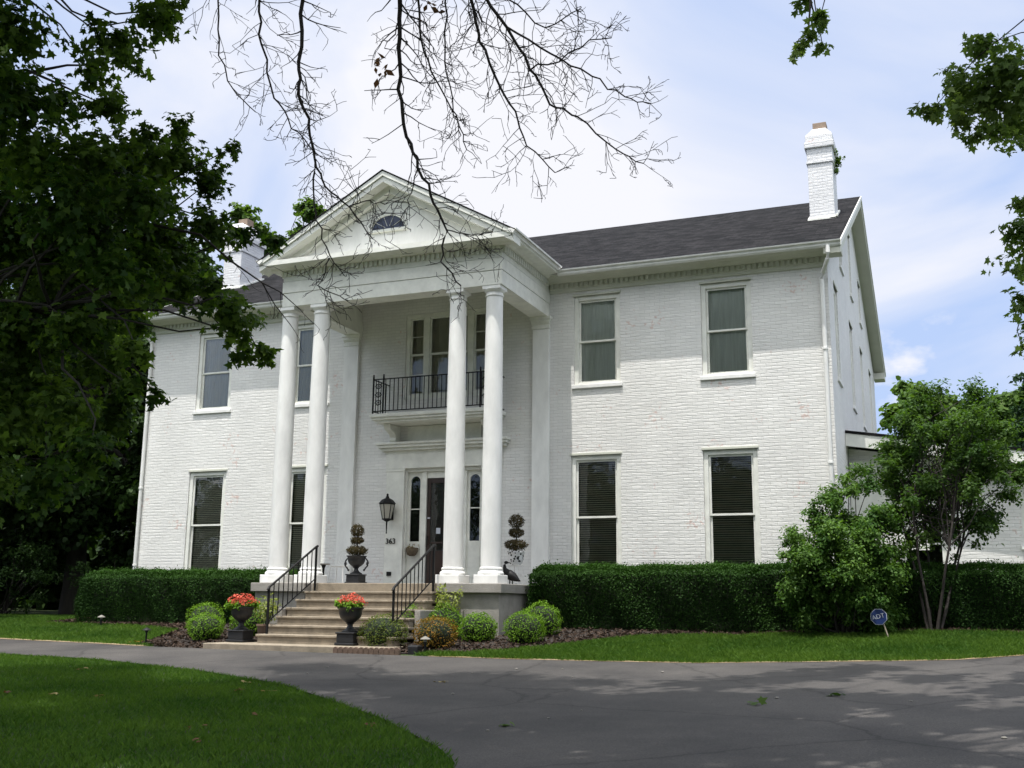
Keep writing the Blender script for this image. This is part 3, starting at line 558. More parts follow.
for s_ in (-1,1):
    xe = PX+s_*(PW+CO+.09); ze = 7.485-.09*pm; z0,z1 = ze+.02, AZ+.02
    pr.add([(xe,PY-CO-.05,z0),(xe,-.45,z0),(PX,3.3,z1),(PX,PY-CO-.05,z1),(xe,PY-CO-.05,z0+.025),(xe,-.45,z0+.025),(PX,3.3,z1+.025),(PX,PY-CO-.05,z1+.025)],
        [(0,1,2,3),(4,5,6,7),(0,4,7,3),(0,1,5,4),(1,2,6,5)])
part('portico_roof', pr, M['shingle'], house)
# fanlight
fx, fz, fr_ = -.08, 8.03, .42
f = MB(); arc = [(fx+fr_*math.cos(a), fz+fr_*.78*math.sin(a)) for a in np.linspace(0,math.pi,19)]
arc2 = [(fx+(fr_+.05)*math.cos(a), fz+(fr_+.05)*.78*math.sin(a)) for a in np.linspace(0,math.pi,19)]
for i in range(18): f.prism([arc[i],arc2[i],arc2[i+1],arc[i+1]], 'y', PY-.03, PY+.02)
f.box(fx-fr_-.06, fx+fr_+.06, PY-.05, PY+.02, fz-.06, fz)
fan = part('fanlight', f, M['trim'], house)
part('pane', MB().prism(arc, 'y', PY-.006, PY+.003), M['fan'] if 'fan' in M else mat('fan_glass',(.018,.028,.06),.15,.2,4), fan)
f = MB()
for a in np.linspace(0,math.pi,6)[1:-1]:
    f.tube([(fx+.1*math.cos(a),PY-.012,fz+.08*math.sin(a)),(fx+fr_*math.cos(a),PY-.012,fz+fr_*.78*math.sin(a))], .005, 4)
part('muntins', f, M['trim'], fan)
# columns, pilasters
CY = -2.80
for cx_ in (-2.76,-1.88,1.64,2.52):
    sh = [(.212-.030*max(0,(t-.25)/.75)**1.4, .34+t*5.92) for t in np.linspace(0,1,16)]
    col = part('column', MB().lathe((cx_,CY,0), sh, 40), M['white'], house, smooth=True)
    part('plinth', MB().box(cx_-.275,cx_+.275,CY-.275,CY+.275,.003,.185), M['white'], col, bevel=.012)
    part('base', MB().lathe((cx_,CY,0), [(.255,.186),(.272,.20),(.275,.225),(.262,.25),(.238,.262),(.232,.285),(.240,.30),(.243,.318),(.232,.335),(.214,.341)], 40), M['white'], col, smooth=True)
    part('capital', MB().lathe((cx_,CY,0), [(.182,6.20),(.200,6.205),(.204,6.22),(.200,6.235),(.186,6.24),(.186,6.29),(.205,6.30),(.235,6.335),(.24,6.35)], 40).box(cx_-.212,cx_+.212,CY-.20,CY+.21,6.351,6.428), M['white'], col, smooth=True)
for s_ in (-1,1):
    xa = PX+s_*2.63
    p_ = part('pilaster', MB().box(xa-.21,xa+.21,-.10,-.001,0,6.13), M['white'], house, bevel=.006)
    part('capital', MB().box(xa-.225,xa+.225,-.115,-.001,6.131,6.18).box(xa-.215,xa+.215,-.105,-.001,6.181,6.24).box(xa-.25,xa+.25,-.15,-.001,6.30,6.36).prism([(-.001,6.241),(-.11,6.241),(-.15,6.30),(-.001,6.30)],'x',xa-.23,xa+.23).box(xa-.27,xa+.27,-.17,-.001,6.361,6.428), M['trim'], p_, bevel=.004)
# porch floor and pedestals
SF = -3.42
part('porch_floor', MB().box(-3.02,-1.62,SF,-.003,-.19,0).box(1.58,3.02,SF,-.003,-.19,0).box(-1.62,1.58,-3.16,-.003,-.19,-.001), M['conc'], house, bevel=.012)
part('porch_pedestal', MB().box(-2.95,-1.66,SF+.09,-.01,-1.3,-.191).box(1.62,2.94,SF+.09,-.01,-1.3,-.191).box(-1.66,1.62,-3.1,-.02,-1.3,-.20), M['conc'], house)
# door surround
ds = MB(); 
for s_ in (-1,1): ds.box(.01+s_*1.30-.25,.01+s_*1.30+.25,-.06,-.001,.0,2.80).box(.01+s_*1.30-.27,.01+s_*1.30+.27,-.075,-.001,2.801,2.87)
ds.box(-1.56,1.58,-.07,-.001,2.871,3.32)
ds.box(-1.68,1.70,-.17,-.001,3.321,3.39).box(-1.74,1.76,-.24,-.001,3.391,3.46).box(-1.77,1.79,-.28,-.001,3.461,3.52)
ds.box(-1.0,1.02,-.035,-.0005,3.53,3.93)
part('door_surround', ds, M['trim'], house, bevel=.008)
dr = MB(); y0,y1 = .10,.18
dr.box(-1.038,-1.0,y0-.09,y1,.02,2.858).box(1.02,1.058,y0-.09,y1,.02,2.858).box(-1.0,1.02,y0-.085,y1,2.79,2.858).box(-.60,-.47,y0-.05,y1,.02,2.79).box(.49,.62,y0-.05,y1,.02,2.79).box(-.47,.49,y0-.02,y1,2.63,2.79)
door = part('door', MB().box(-.466,.486,.125,.165,.03,2.625), M['door'], house)
part('door_frame', dr, M['trim'], door, bevel=.006)
q = MB().box(-.466,-.37,.095,.12,.03,2.625).box(.39,.486,.095,.12,.03,2.625).box(-.37,.39,.096,.119,2.5,2.625).box(-.37,.39,.096,.119,.03,.85).box(-.37,.39,.0965,.1185,1.02,1.06)
part('storm_door', q, M['door'], door, bevel=.006)
part('pane', MB().box(-.372,.392,.105,.109,.85,2.5), M['glass'], door)
part('handle', MB().tube([(-.42,.09,1.0),(-.42,.045,1.02),(-.42,.045,1.18),(-.42,.09,1.2)], .012, 6), M['iron'], door)
part('notice', MB().box(-.20,-.09,.099,.1035,1.26,1.40), M['signwhite'], door)
part('letter_slot', MB().box(-.44,-.37,.085,.095,1.63,1.66), M['signwhite'], door)
for cx_ in (-.80,.82):
    s_ = MB(); w_ = .2
    ar = [(cx_+.13*math.cos(a), 2.56+.13*math.sin(a)) for a in np.linspace(0,math.pi,13)]
    ol = [(cx_+.2,2.788),(cx_-.2,2.788)]
    # panel with an arched light: two jambs, spandrel strips, a lower panel
    s_.box(cx_-.2,cx_-.13,.11,.15,1.08,2.56).box(cx_+.13,cx_+.2,.11,.15,1.08,2.56).box(cx_-.2,cx_+.2,.11,.15,.03,1.08)
    for i in range(12): s_.prism([ar[i],(ar[i][0] if 0<i else cx_+.2, 2.788),(ar[i+1][0] if i<11 else cx_-.2, 2.788),ar[i+1]], 'y', .11, .15)
    s_.prism([(cx_+.13,2.56),(cx_+.2,2.56),(cx_+.2,2.788)],'y',.111,.149).prism([(cx_-.13,2.56),(cx_-.2,2.788),(cx_-.2,2.56)],'y',.111,.149)
    s_.box(cx_-.15,cx_+.15,.098,.109,.2,.95)
    sd_ = part('sidelight', s_, M['trim'], house)
    part('pane', MB().box(cx_-.135,cx_+.135,.13,.134,1.08,2.70), M['glass'], sd_)
    part('muntin', MB().box(cx_-.13,cx_+.13,.115,.14,1.86,1.885), M['trim'], sd_)
    part('unlit_room_sheet', MB().box(cx_-.2,cx_+.2,.22,.23,1.0,2.75), M['dark'], sd_)
# balcony
bl = MB().box(-1.64,1.66,-.86,-.001,4.06,4.15).box(-1.60,1.62,-.82,-.001,4.0,4.06).box(-1.54,1.56,-.76,-.001,3.94,4.0)
bal = part('balcony', bl, M['trim'], house, bevel=.01)
for cx_ in (-1.30,1.32):
    part('bracket', MB().prism([(-.001,3.53),(-.20,3.53),(-.24,3.57),(-.24,3.64),(-.30,3.72),(-.52,3.80),(-.58,3.86),(-.58,3.935),(-.001,3.935)], 'x', cx_-.09, cx_+.09), M['trim'], bal, bevel=.01)
ir = MB(); Yb = -.80
for z in (4.22,5.02): ir.box(-1.58,1.6,Yb-.012,Yb+.012,z-.012,z+.012)
x = -1.24
while x < 1.55: ir.box(x-.008,x+.008,Yb-.008,Yb+.008,4.22,5.02); x += .118
for xx in (-1.58,-1.30,1.32,1.60): ir.box(xx-.016,xx+.016,Yb-.016,Yb+.016,4.15,5.10); ir.lathe((xx,Yb,5.10),[(.012,0),(.024,.02),(.012,.045),(.002,.05)],8)
for xx in (-1.44,1.46):
    for zc in (4.42,4.62,4.83):
        for sg in (-1,1):
            ir.tube([(xx+sg*(.02+.075*(1-t/9)*1)*math.cos(t*.9), Yb, zc+.085*math.sin(t*.9)*(1-t/14)) for t in range(10)], .009, 5)
    ir.tube([(xx,Yb,4.22),(xx,Yb,5.02)], .008, 5)
for s_ in (-1.58,1.60):
    for z in (4.22,5.02): ir.box(s_-.011,s_+.011,Yb,-.003,z-.011,z+.011)
    for i in range(1,6): ir.box(s_-.008,s_+.008,Yb+i*.128-.008,Yb+i*.128+.008,4.22,5.02)
part('railing', ir, M['iron'], bal)
# house number
tc_ = bpy.data.curves.new('txt','FONT'); tc_.body = '363'; tc_.size = .19; tc_.extrude = .008; tc_.align_x = 'CENTER'
to = bpy.data.objects.new('txt', tc_); S.collection.objects.link(to); bpy.context.view_layer.update()
me = bpy.data.meshes.new_from_object(to.evaluated_get(bpy.context.evaluated_depsgraph_get())); bpy.data.objects.remove(to)
def letters(me, M4, name, m_, parent):
    me = me.copy(); me.transform(Matrix.Translation(-off(parent)) @ M4); me.materials.clear(); me.name = name
    return link(name, me, m_, parent)
letters(me, Matrix.Translation((-1.36,-.074,1.02)) @ Matrix.Rotation(R(90),4,'X'), 'house_number', M['iron'], house)
part('outlet_cover', MB().box(-1.44,-1.32,-.085,-.061,.24,.34), M['iron'], house)
# lean-to wing on the right
wing = thing('side_wing', 'low white lean to wing with a sloping eave against the right gable wall', 'house', (12,2.6,-1))
WY, XR = 2.75, 15.5
def wz(x): return 3.66-(x-9.32)*.155
w_ = MB(); wall(w_, 9.33, XR, -1.1, 3.7, [(10.4,11.35,.35,1.75),(12.95,13.9,1.0,2.25)], lambda u,z,d: (u, WY+d, z), top=[(3.30+9.32*.155, -.155)])
wall(w_, WY, 11.5, -1.1, 2.25, [], lambda u,z,d: (XR-d,u,z)); wall(w_, 9.33, XR, -1.1, 2.2, [], lambda u,z,d: (u,11.5,z))
part('wall', w_, M['brick'], wing)
rf = MB().add([(9.325,WY-.55,wz(9.3)),(XR+.4,WY-.55,wz(XR+.4)),(XR+.4,11.9,wz(XR+.4)),(9.325,11.9,wz(9.3)),(9.325,WY-.55,wz(9.3)-.06),(XR+.4,WY-.55,wz(XR+.4)-.06),(XR+.4,11.9,wz(XR+.4)-.06),(9.325,11.9,wz(9.3)-.06)],[(0,1,2,3),(7,6,5,4),(0,4,5,1),(1,5,6,2),(2,6,7,3),(3,7,4,0)])
part('roof', rf, M['shingle'], wing)
fc = MB().prism([(9.325,wz(9.325)-.062),(XR+.38,wz(XR+.38)-.062),(XR+.38,wz(XR+.38)-.36),(9.325,wz(9.325)-.36)], 'y', WY-.53, WY-.46)
fc.prism([(9.325,wz(9.325)-.15),(XR+.35,wz(XR+.35)-.15),(XR+.35,wz(XR+.35)-.30),(9.325,wz(9.325)-.30)], 'y', WY-.458, WY-.003)
part('fascia', fc, M['trim'], wing)
part('infill_panel', MB().box(9.34,11.0,WY-.04,WY-.003,.9,3.0), M['trim'], wing)
for a,b,z0,z1 in ((10.4,11.35,.35,1.75),(12.95,13.9,1.0,2.25)):
    f = MB().box(a+.002,a+.09,WY+.03,WY+.13,z0+.002,z1-.002).box(b-.09,b-.002,WY+.03,WY+.13,z0+.002,z1-.002).box(a+.09,b-.09,WY+.032,WY+.128,z1-.09,z1-.002).box(a+.09,b-.09,WY+.032,WY+.128,z0+.002,z0+.07).box(a+.09,b-.09,WY+.06,WY+.1,(z0+z1)/2-.02,(z0+z1)/2+.02)
    wd = part('window', f, M['trim'], wing); part('pane', MB().box(a+.08,b-.08,WY+.08,WY+.084,z0+.05,z1-.05), M['glass'], wd)
    part('sill', MB().box(a-.05,b+.05,WY-.06,WY+.1,z0-.1,z0-.001), M['white'], wd); part('unlit_room_sheet', MB().box(a-.1,b+.1,WY+.25,WY+.26,z0-.1,z1+.1), M['dark'], wd)
# steps
steps = thing('entrance_steps', 'flight of tan concrete steps rising from the drive to the porch', 'steps', (0,-4.5,-1.3))
for k_ in range(1,7):
    z = -.175*k_; yn = -3.17-.335*k_
    part('step', MB().box(-1.56-.004*k_,1.52+.004*k_,yn,-3.1-.02*k_,z-.05,z).box(-1.55,1.51,yn+.025,-3.1-.02*k_,z-.3,z-.05), M['step'], steps, bevel=.012)
part('step', MB().box(-1.56,1.52,-3.19,-3.0,-.19,.002), M['step'], steps, bevel=.012)
part('step', MB().box(-2.35,1.62,-5.83,-4.6,-1.45,-1.225), M['step'], steps, bevel=.015)

part('side_wall', MB().box(1.535,1.66,-4.3,-3.13,-1.4,-.55), M['conc'], steps, bevel=.01)
part('side_wall', MB().box(-1.70,-1.575,-4.3,-3.13,-1.4,-.55), M['conc'], steps, bevel=.01)
M['brownbox'] = leaf_mat('brown_tip_leaf', (.05,.10,.014), (.15,.16,.035), .3)
M['stem'] = mat('green_stem', (.06,.09,.03), .7, .2, 10)

# ------------------------------------------------------------------ foliage
_o = [(0,0,0),(.14,.12,.0),(.46,.05,-.08),(.34,.30,-.03),(.52,.58,-.12),(.22,.55,-.02),(0,1.0,-.12),(-.22,.55,-.02),(-.52,.58,-.12),(-.34,.30,-.03),(-.46,.05,-.08),(-.14,.12,0)]
T_MAPLE = np.array(_o)
T_LEAF = np.array([(0,0,0),(.26,.45,.05),(0,1,-.10),(-.26,.45,.05)])
T_OVAL = np.array([(0,0,0),(.22,.22,.05),(.25,.6,.03),(0,1,-.1),(-.25,.6,.03),(-.22,.22,.05)])
T_BROAD = np.array([(0,0,0),(.42,.30,.06),(.30,.75,-.02),(0,1,-.12),(-.30,.75,-.02),(-.42,.30,.06)])
T_NEEDLE = np.array([(.03,0,0),(.05,.5,0),(0,1,0),(-.05,.5,0)])
def unit(a): return a/np.maximum(np.linalg.norm(a, axis=-1, keepdims=True), 1e-9)
def leafgeo(P, Nrm, size, T, droop=.3):
    n = len(P); Nrm = unit(Nrm); r_ = rng.normal(size=(n,3)); r_[:,2] -= droop
    d = unit(r_-Nrm*np.sum(r_*Nrm,1,keepdims=True)); s_ = np.cross(d, Nrm)
    sz = (size*rng.uniform(.6,1.2,n))[:,None,None]
    V = P[:,None,:]+sz*(T[None,:,0:1]*s_[:,None,:]+T[None,:,1:2]*d[:,None,:]+T[None,:,2:3]*Nrm[:,None,:])
    return V.reshape(-1,3), np.arange(n*len(T)).reshape(n,len(T))
def clump_pts(c, r, n, out=1.0, tw=None):
    """leaf points along short twigs that fill an ellipsoid clump"""
    c = np.array(c); r = np.array(r if hasattr(r,'__len__') else (r,r,r*.8)); tw = tw or max(5, n//16)
    a = unit(rng.normal(size=(tw,3)))*r*rng.uniform(.0,.35,(tw,1)); b = unit(rng.normal(size=(tw,3)))*r*rng.uniform(.55,1.12,(tw,1))
    i = rng.integers(0, tw, n); t = rng.uniform(.2,1.03,n)[:,None]
    p = a[i]*(1-t)+b[i]*t; p[:,2] -= .12*r[2]*t[:,0]**2
    p += rng.normal(0,.055,(n,3))*min(1,r[0]*2)
    nr = unit(p/r)*.6*out+np.array([0,0,.75])+rng.normal(0,.55,(n,3))
    return c+p, nr, a, b
def crown(name, clumps, size, T, m_, parent, dens=1900, extra=0):
    Ps=[];Ns=[];Rn=[]
    for q in clumps:
        c = q[:3]; r = q[3]; n = int(dens*(r if not hasattr(r,'__len__') else max(r))**2) if len(q)<5 else q[4]
        p, nr, a, b = clump_pts(c, r, max(n,12)); Ps.append(p); Ns.append(nr); Rn.append(np.clip(rng.normal(.45,.25,len(p))+rng.normal(-.04,.2),0,1))  # clump tone varies at random, spread widened to paint in sun-touched clumps
    V, F = leafgeo(np.concatenate(Ps), np.concatenate(Ns), size, T)
    return npmesh(name, V, F, m_, parent, rnd=np.concatenate(Rn))
def curve(a, b, n=7, sag=.0, wob=.08):
    a = np.array(a, float); b = np.array(b, float); L_ = np.linalg.norm(b-a); t = np.linspace(0,1,n)[:,None]
    p = a*(1-t)+b*t; p[:,2] += (sag*L_*np.sin(t*math.pi))[:,0]
    w = rng.normal(0, wob*L_/n, (n,3)); w[0] = 0; w[-1] = 0
    return p+np.cumsum(w,0)*np.sin(t*math.pi)
def limbs(mb, trunk, r0, clumps, nlimb=7, rl=.3, twig=True):
    """trunk polyline, then main limbs to groups of clumps and branches to each clump"""
    tr = np.array(trunk, float); k = len(tr)
    mb.tube(tr, [r0*(1.25 if i==0 else 1)*(1-.62*i/(k-1)) for i in range(k)], 10)
    C = np.array([q[:3] for q in clumps]); cen = C[rng.choice(len(C), min(nlimb,len(C)), replace=False)]
    for _ in range(4):
        lab = np.argmin(((C[:,None]-cen[None])**2).sum(2),1)
        cen = np.array([C[lab==j].mean(0) if (lab==j).any() else cen[j] for j in range(len(cen))])
    for j in range(len(cen)):
        i0 = rng.integers(k//2, k); s_ = tr[i0]; e_ = cen[j]; p = curve(s_, s_*.22+e_*.78, 9, .06, .25); rr = r0*rl*rng.uniform(.7,1.1)
        mb.tube(p, np.linspace(rr*1.3, rr*.45, 9), 7)
        for i in np.where(lab==j)[0]:
            q0 = p[rng.integers(4,9)]; mb.tube(curve(q0, C[i], 6, .05, .3), np.linspace(rr*.42, max(.005,rr*.10), 6), 5)
    return mb
def tree(name, label, cat, base, trunk, r0, clumps, size, T, lm, dens=1900, group=None, nlimb=7, bark='bark', rl=.3, fine=(), fsize=.08):
    t = thing(name, label, cat, base, group)
    tm = limbs(MB(), trunk, r0, clumps, nlimb, rl)
    for fc, s0 in fine:
        cen = np.mean([q[:3] for q in fc],0)
        if s0 is None: s0 = cen+np.array((.3,-.3,1.6)); tm.tube(curve(trunk[-1], s0, 8, .1, .1), np.linspace(.06,.02,8), 6)
        else: tm.tube([trunk[2],s0],[.05,.03],6)
        p = curve(s0, cen, 8, .02, .15); tm.tube(p, np.linspace(.022,.006,8), 6)
        for q in fc: tm.tube(curve(p[rng.integers(3,8)], q[:3], 6, .03, .25), np.linspace(.007,.003,6), 5)
    part('trunk', tm, M[bark], t, smooth=True)
    crown('crown', clumps, size, T, M[lm], t, dens)
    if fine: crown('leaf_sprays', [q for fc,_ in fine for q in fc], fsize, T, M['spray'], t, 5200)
    return t
def auto(c, r, n, rc=(.6,1.1), low=-.9, core=.35):
    out = []
    while len(out) < n:
        d = rng.normal(size=3); d /= np.linalg.norm(d)
        if d[2] < low: continue
        s_ = rng.uniform(core, 1.0)**.6
        out.append((c[0]+d[0]*r[0]*s_, c[1]+d[1]*r[1]*s_, c[2]+d[2]*r[2]*s_, rng.uniform(*rc)))
    return out
def clear(cl, margin=.0):
    """keep the clumps of a crown that arches over the viewer: the boughs stay above head level towards the house"""
    o = []
    for q in cl:
        d = (q[0]-CAM.x)*-.38+(q[1]-CAM.y)*.925
        if q[2]-q[3]-CAM.z > .66*d+margin or d < -1: o.append(q)
    return o
def bez(pts): return pts

# left maple whose boughs frame the view
mb_ = (.6,-16.6)
gz = float(G(*mb_))
upper = auto((1.6,-17.0,8.6), (7.6,6.8,4.6), 210, (.8,1.25), -.6, .1)
upper = [q for q in upper if (q[0]-CAM.x)*-.82+(q[1]-CAM.y)*.57 > 0 and (((q[2]-CAM.z) > .64*((q[0]-CAM.x)*-.38+(q[1]-CAM.y)*.925)+q[3]+.3) or ((q[0]-CAM.x)*-.925-(q[1]-CAM.y)*.38) > .55*((q[0]-CAM.x)*-.38+(q[1]-CAM.y)*.925)+q[3])]
tree('maple_tree', 'large dark leafed maple whose leafy boughs hang over the left of the lawn', 'tree', (mb_[0],mb_[1],gz),
     [(mb_[0],mb_[1],gz-.1),(.62,-16.6,gz+1.2),(.75,-16.5,2.0),(.8,-16.6,4.2),(.7,-16.8,7.4)], .34, MAPLE_CLUMPS+MORE_CLUMPS+upper, .088, T_MAPLE, 'maple', 2400, nlimb=13, rl=.15)
# tree with dead boughs over the viewer
ob = (7.2,-28.5); gz = float(G(*ob))
over = clear(auto((10.5,-19.0,11.5), (8.8,9.2,3.6), 140, (.65,1.15), -1, .1), .3)
over = [q for q in over if not (5.2 < q[0] < 9.2 and -20 < q[1] < -14 and q[2] < 9)]
dt = thing('overhanging_tree', 'tall tree standing over the viewer with bare dead twigs hanging across the sky', 'tree', (ob[0],ob[1],gz))
w_ = limbs(MB(), [(ob[0],ob[1],gz-.1),(7.2,-28.4,.5),(7.5,-28,3.5),(7.8,-27.0,6.5),(8.4,-25.5,9.0),(9,-23,11)], .38, over, 9)
part('trunk', w_, M['bark'], dt, smooth=True); crown('crown', over, .2, T_BROAD, M['maple'], dt, 620)
tw = MB(); limb = [(7.9,-26.5,7.2),(7.9,-24.5,7.2),(7.8,-22.0,6.6),(7.7,-20.2,5.9),(7.6,-18.9,5.25)]
tw.tube(limb, [.13,.11,.09,.07,.045], 8)
heads = []
def shoots(p, r, lev, dirn, ln):
    """side twigs: crooked, forking"""
    n = max(3, int(ln/.07)); q = [np.array(p)]; d = dirn/np.linalg.norm(dirn)
    for i in range(n):
        d = d+rng.normal(0,.22,3)+np.array([0,0,-.03]); d /= np.linalg.norm(d); q.append(q[-1]+d*ln/n)
    tw.tube(q, np.linspace(r, max(.0018,r*.4), n+1), 4)
    if lev > 0:
        for i in range(1, n+1):
            if rng.random() < .6:
                s_ = d+rng.normal(0,.75,3); shoots(q[i], max(.0024,r*.55), lev-1, s_, ln*rng.uniform(.3,.6))
RB = dict(A=.020,A2=.010,B=.024,B2=.006,B3=.006,C=.013,Dd=.009,E=.012,F=.010,Gg=.017,H=.017,I=.010,J=.009,K=.008,M=.006,N=.006,P=.012,Q=.007)
for k_, pts in STRANDS.items():
    if k_ in ('P','Q'): continue
    p = np.array(pts); n = len(p)
    # resample with a slight crookedness
    t = np.linspace(0,n-1,(n-1)*4+1); q = np.stack([np.interp(t,np.arange(n),p[:,i]) for i in range(3)],1)
    q[1:-1] += rng.normal(0,.008,(len(q)-2,3))
    r0 = RB[k_]*.85; rr = np.linspace(r0, max(.004,r0*.28), len(q)); tw.tube(q, rr, 7)
    if k_ in ('A','B','C','Dd','E','F','Gg','H','J'):
        h = np.array([(7.75,-19.6,5.55),(7.6,-18.9,5.25)][rng.integers(0,2)]); tw.tube(curve(h, q[0], 6, .08, .12), np.linspace(max(.03,r0*1.5), r0, 6), 7)
    for i in range(2, len(q)):
        m_ = 2 if rng.random() < .5 else 1
        for _ in range(m_):
            if rng.random() < .95:
                d = q[i]-q[i-1]; d /= np.linalg.norm(d)
                s_ = np.cross(d, rng.normal(size=3)); s_ /= np.linalg.norm(s_)
                shoots(q[i], max(.003,rr[i]*.42), 2, d*.55+s_*.9, rng.uniform(.15,.44)*(1.15-.5*i/len(q)))
part('dead_branch', tw, M['twig'], dt, smooth=True)
V, F = leafgeo(np.array(sum([[np.array(p)+rng.normal(0,.05,3) for _ in range(7)] for p in dead_leaf],[])), rng.normal(size=(7*len(dead_leaf),3)), .085, T_LEAF)
npmesh('dead_leaves', V, F, M['deadleaf'], dt, rnd=rng.random(len(F)), label='small withered brown leaves')
# bare bough of the left maple reaching the portico corner
bm = MB(); sv = tw
tw = MB()
for k_ in ('P','Q'):
    p = np.array(STRANDS[k_]); tw.tube(p, np.linspace(RB[k_],.004,len(p)), 6)
    for i in range(1,len(p)): shoots(p[i], .004, 1, p[i]-p[i-1]+rng.normal(0,.15,3), .3)
tw.tube(curve((.75,-16.5,3.5), STRANDS['P'][0], 8, .05, .1), np.linspace(.05,.013,8), 7)
mt = bpy.data.objects['maple_tree']; part('bare_bough', tw, M['twig'], mt, smooth=True)
# right maple: only outer boughs reach the frame
rb = (15.6,-17.6); gz = float(G(*rb))
ru = [q for q in auto((15.2,-16.8,6.2), (4.2,4.2,3.2), 34, (.6,1.0), -.6) if (q[0]-CAM.x)*.925+(q[1]-CAM.y)*.38 > .56*((q[0]-CAM.x)*-.38+(q[1]-CAM.y)*.925)+q[3]+.25 or q[2]-q[3]-CAM.z > .72*((q[0]-CAM.x)*-.38+(q[1]-CAM.y)*.925)]
tree('maple_tree', 'maple at the right edge with bright green leaf sprays against the sky', 'tree', (rb[0],rb[1],gz),
     [(rb[0],rb[1],gz-.1),(15.6,-17.6,.5),(15.4,-17.4,2.5),(15.3,-17.2,5),(15.2,-17,7.5)], .3, ru, .11, T_MAPLE, 'maple', 1100, nlimb=11, fine=[(RIGHT_CLUMPS[:9],(14.9,-17.1,4.3)),(RIGHT_CLUMPS[9:16],(14.9,-17.1,2.2)),(RIGHT_CLUMPS[16:],None)], fsize=.058)
# trees left of and behind the house
def bigtree(label, x, y, h, r, n, lm, size=.2, low=-.95, rc=(.8,1.5), dens=900, group=None, T=T_BROAD, zc=None, rt_=.3):
    g_ = float(G(x,y)); zc = zc if zc is not None else g_+h*.55; cl = auto((x,y,zc), (r,r,(g_+h-zc)), n, rc, low)
    return tree('broadleaf_tree', label, 'tree', (x,y,g_), [(x,y,g_-.1),(x+.1,y,g_+h*.2),(x-.1,y+.1,g_+h*.4),(x+.1,y,g_+h*.6),(x,y,g_+h*.8)], rt_, cl, size, T, M and lm, dens, group, nlimb=9)
LG = 'trees left of and behind the house'
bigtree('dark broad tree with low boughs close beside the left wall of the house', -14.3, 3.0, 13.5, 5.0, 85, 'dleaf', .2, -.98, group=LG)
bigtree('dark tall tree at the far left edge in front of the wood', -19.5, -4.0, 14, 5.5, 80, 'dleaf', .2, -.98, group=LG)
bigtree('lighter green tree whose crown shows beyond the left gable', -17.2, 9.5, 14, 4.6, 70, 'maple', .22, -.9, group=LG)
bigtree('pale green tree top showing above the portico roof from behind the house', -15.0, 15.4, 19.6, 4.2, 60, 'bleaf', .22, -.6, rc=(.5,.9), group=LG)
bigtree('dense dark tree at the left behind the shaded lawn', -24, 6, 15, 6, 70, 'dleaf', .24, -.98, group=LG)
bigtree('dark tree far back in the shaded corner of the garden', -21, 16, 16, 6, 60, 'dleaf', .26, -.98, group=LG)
def shrubmass(name, label, x, y, r, n, lm, size, dens, cat='shrub', group=None, T=T_LEAF, rc=(.3,.55)):
    g_ = float(G(x,y)); t = thing(name, label, cat, (x,y,g_), group)
    cl = auto((x,y,g_+r[2]*.95), r, n, rc, -.95)
    b = MB()
    for q in cl[::2]: b.tube(curve((x+rng.normal(0,.08),y+rng.normal(0,.08),g_-.03), q[:3], 6, 0, .2), np.linspace(.03,.006,6), 5)
    part('stems', b, M['bark'], t); crown('foliage', cl, size, T, M[lm], t, dens); return t
for i,(x,y,rr,lb) in enumerate(((-11.9,2.2,1.2,'dark shrub under the trees just past the left house corner'),(-14.6,.6,1.5,'dark shrub under the trees behind the end of the left hedge'),(-17.2,-1.2,1.6,'dark shrub in deep shade at the far left of the lawn'),(-20.2,.5,1.9,'dark shrub in the shade farthest left behind the lawn'),(-13.6,6.0,1.8,'dark shrub beside the left gable wall in deep shade'))):
    shrubmass('shrub', lb, x, y, (rr,rr,rr*.9), 26, 'dleaf', .1, 900, group='dark shrubs under the left trees')
# the wood beyond
wc = []
for i in range(60): wc.append((rng.uniform(-44,-17),rng.uniform(22,36),rng.uniform(-.3,4),rng.uniform(1.6,2.6)))
for i in range(210):
    x = rng.uniform(-75,-24); y = rng.uniform(6,30)+(-24-x)*.3; wc.append((x,y,rng.uniform(-.5,8)*(1 if i%3 else .3),rng.uniform(1.6,2.8)))
o = crown('woodland', wc, .5, T_BROAD, M['dleaf'], None, 150); tag(o, 'dark mass of woodland closing the view behind the left lawn', 'woodland', None, 'stuff')
wc = [(rng.uniform(-70,90),rng.uniform(-80,-62),rng.uniform(-4,11),rng.uniform(2.6,4.2)) for i in range(320)]
o = crown('woodland', wc, .9, T_BROAD, M['dleaf'], None, 45); tag(o, 'belt of tall trees across the lawn behind the viewer', 'woodland', None, 'stuff')
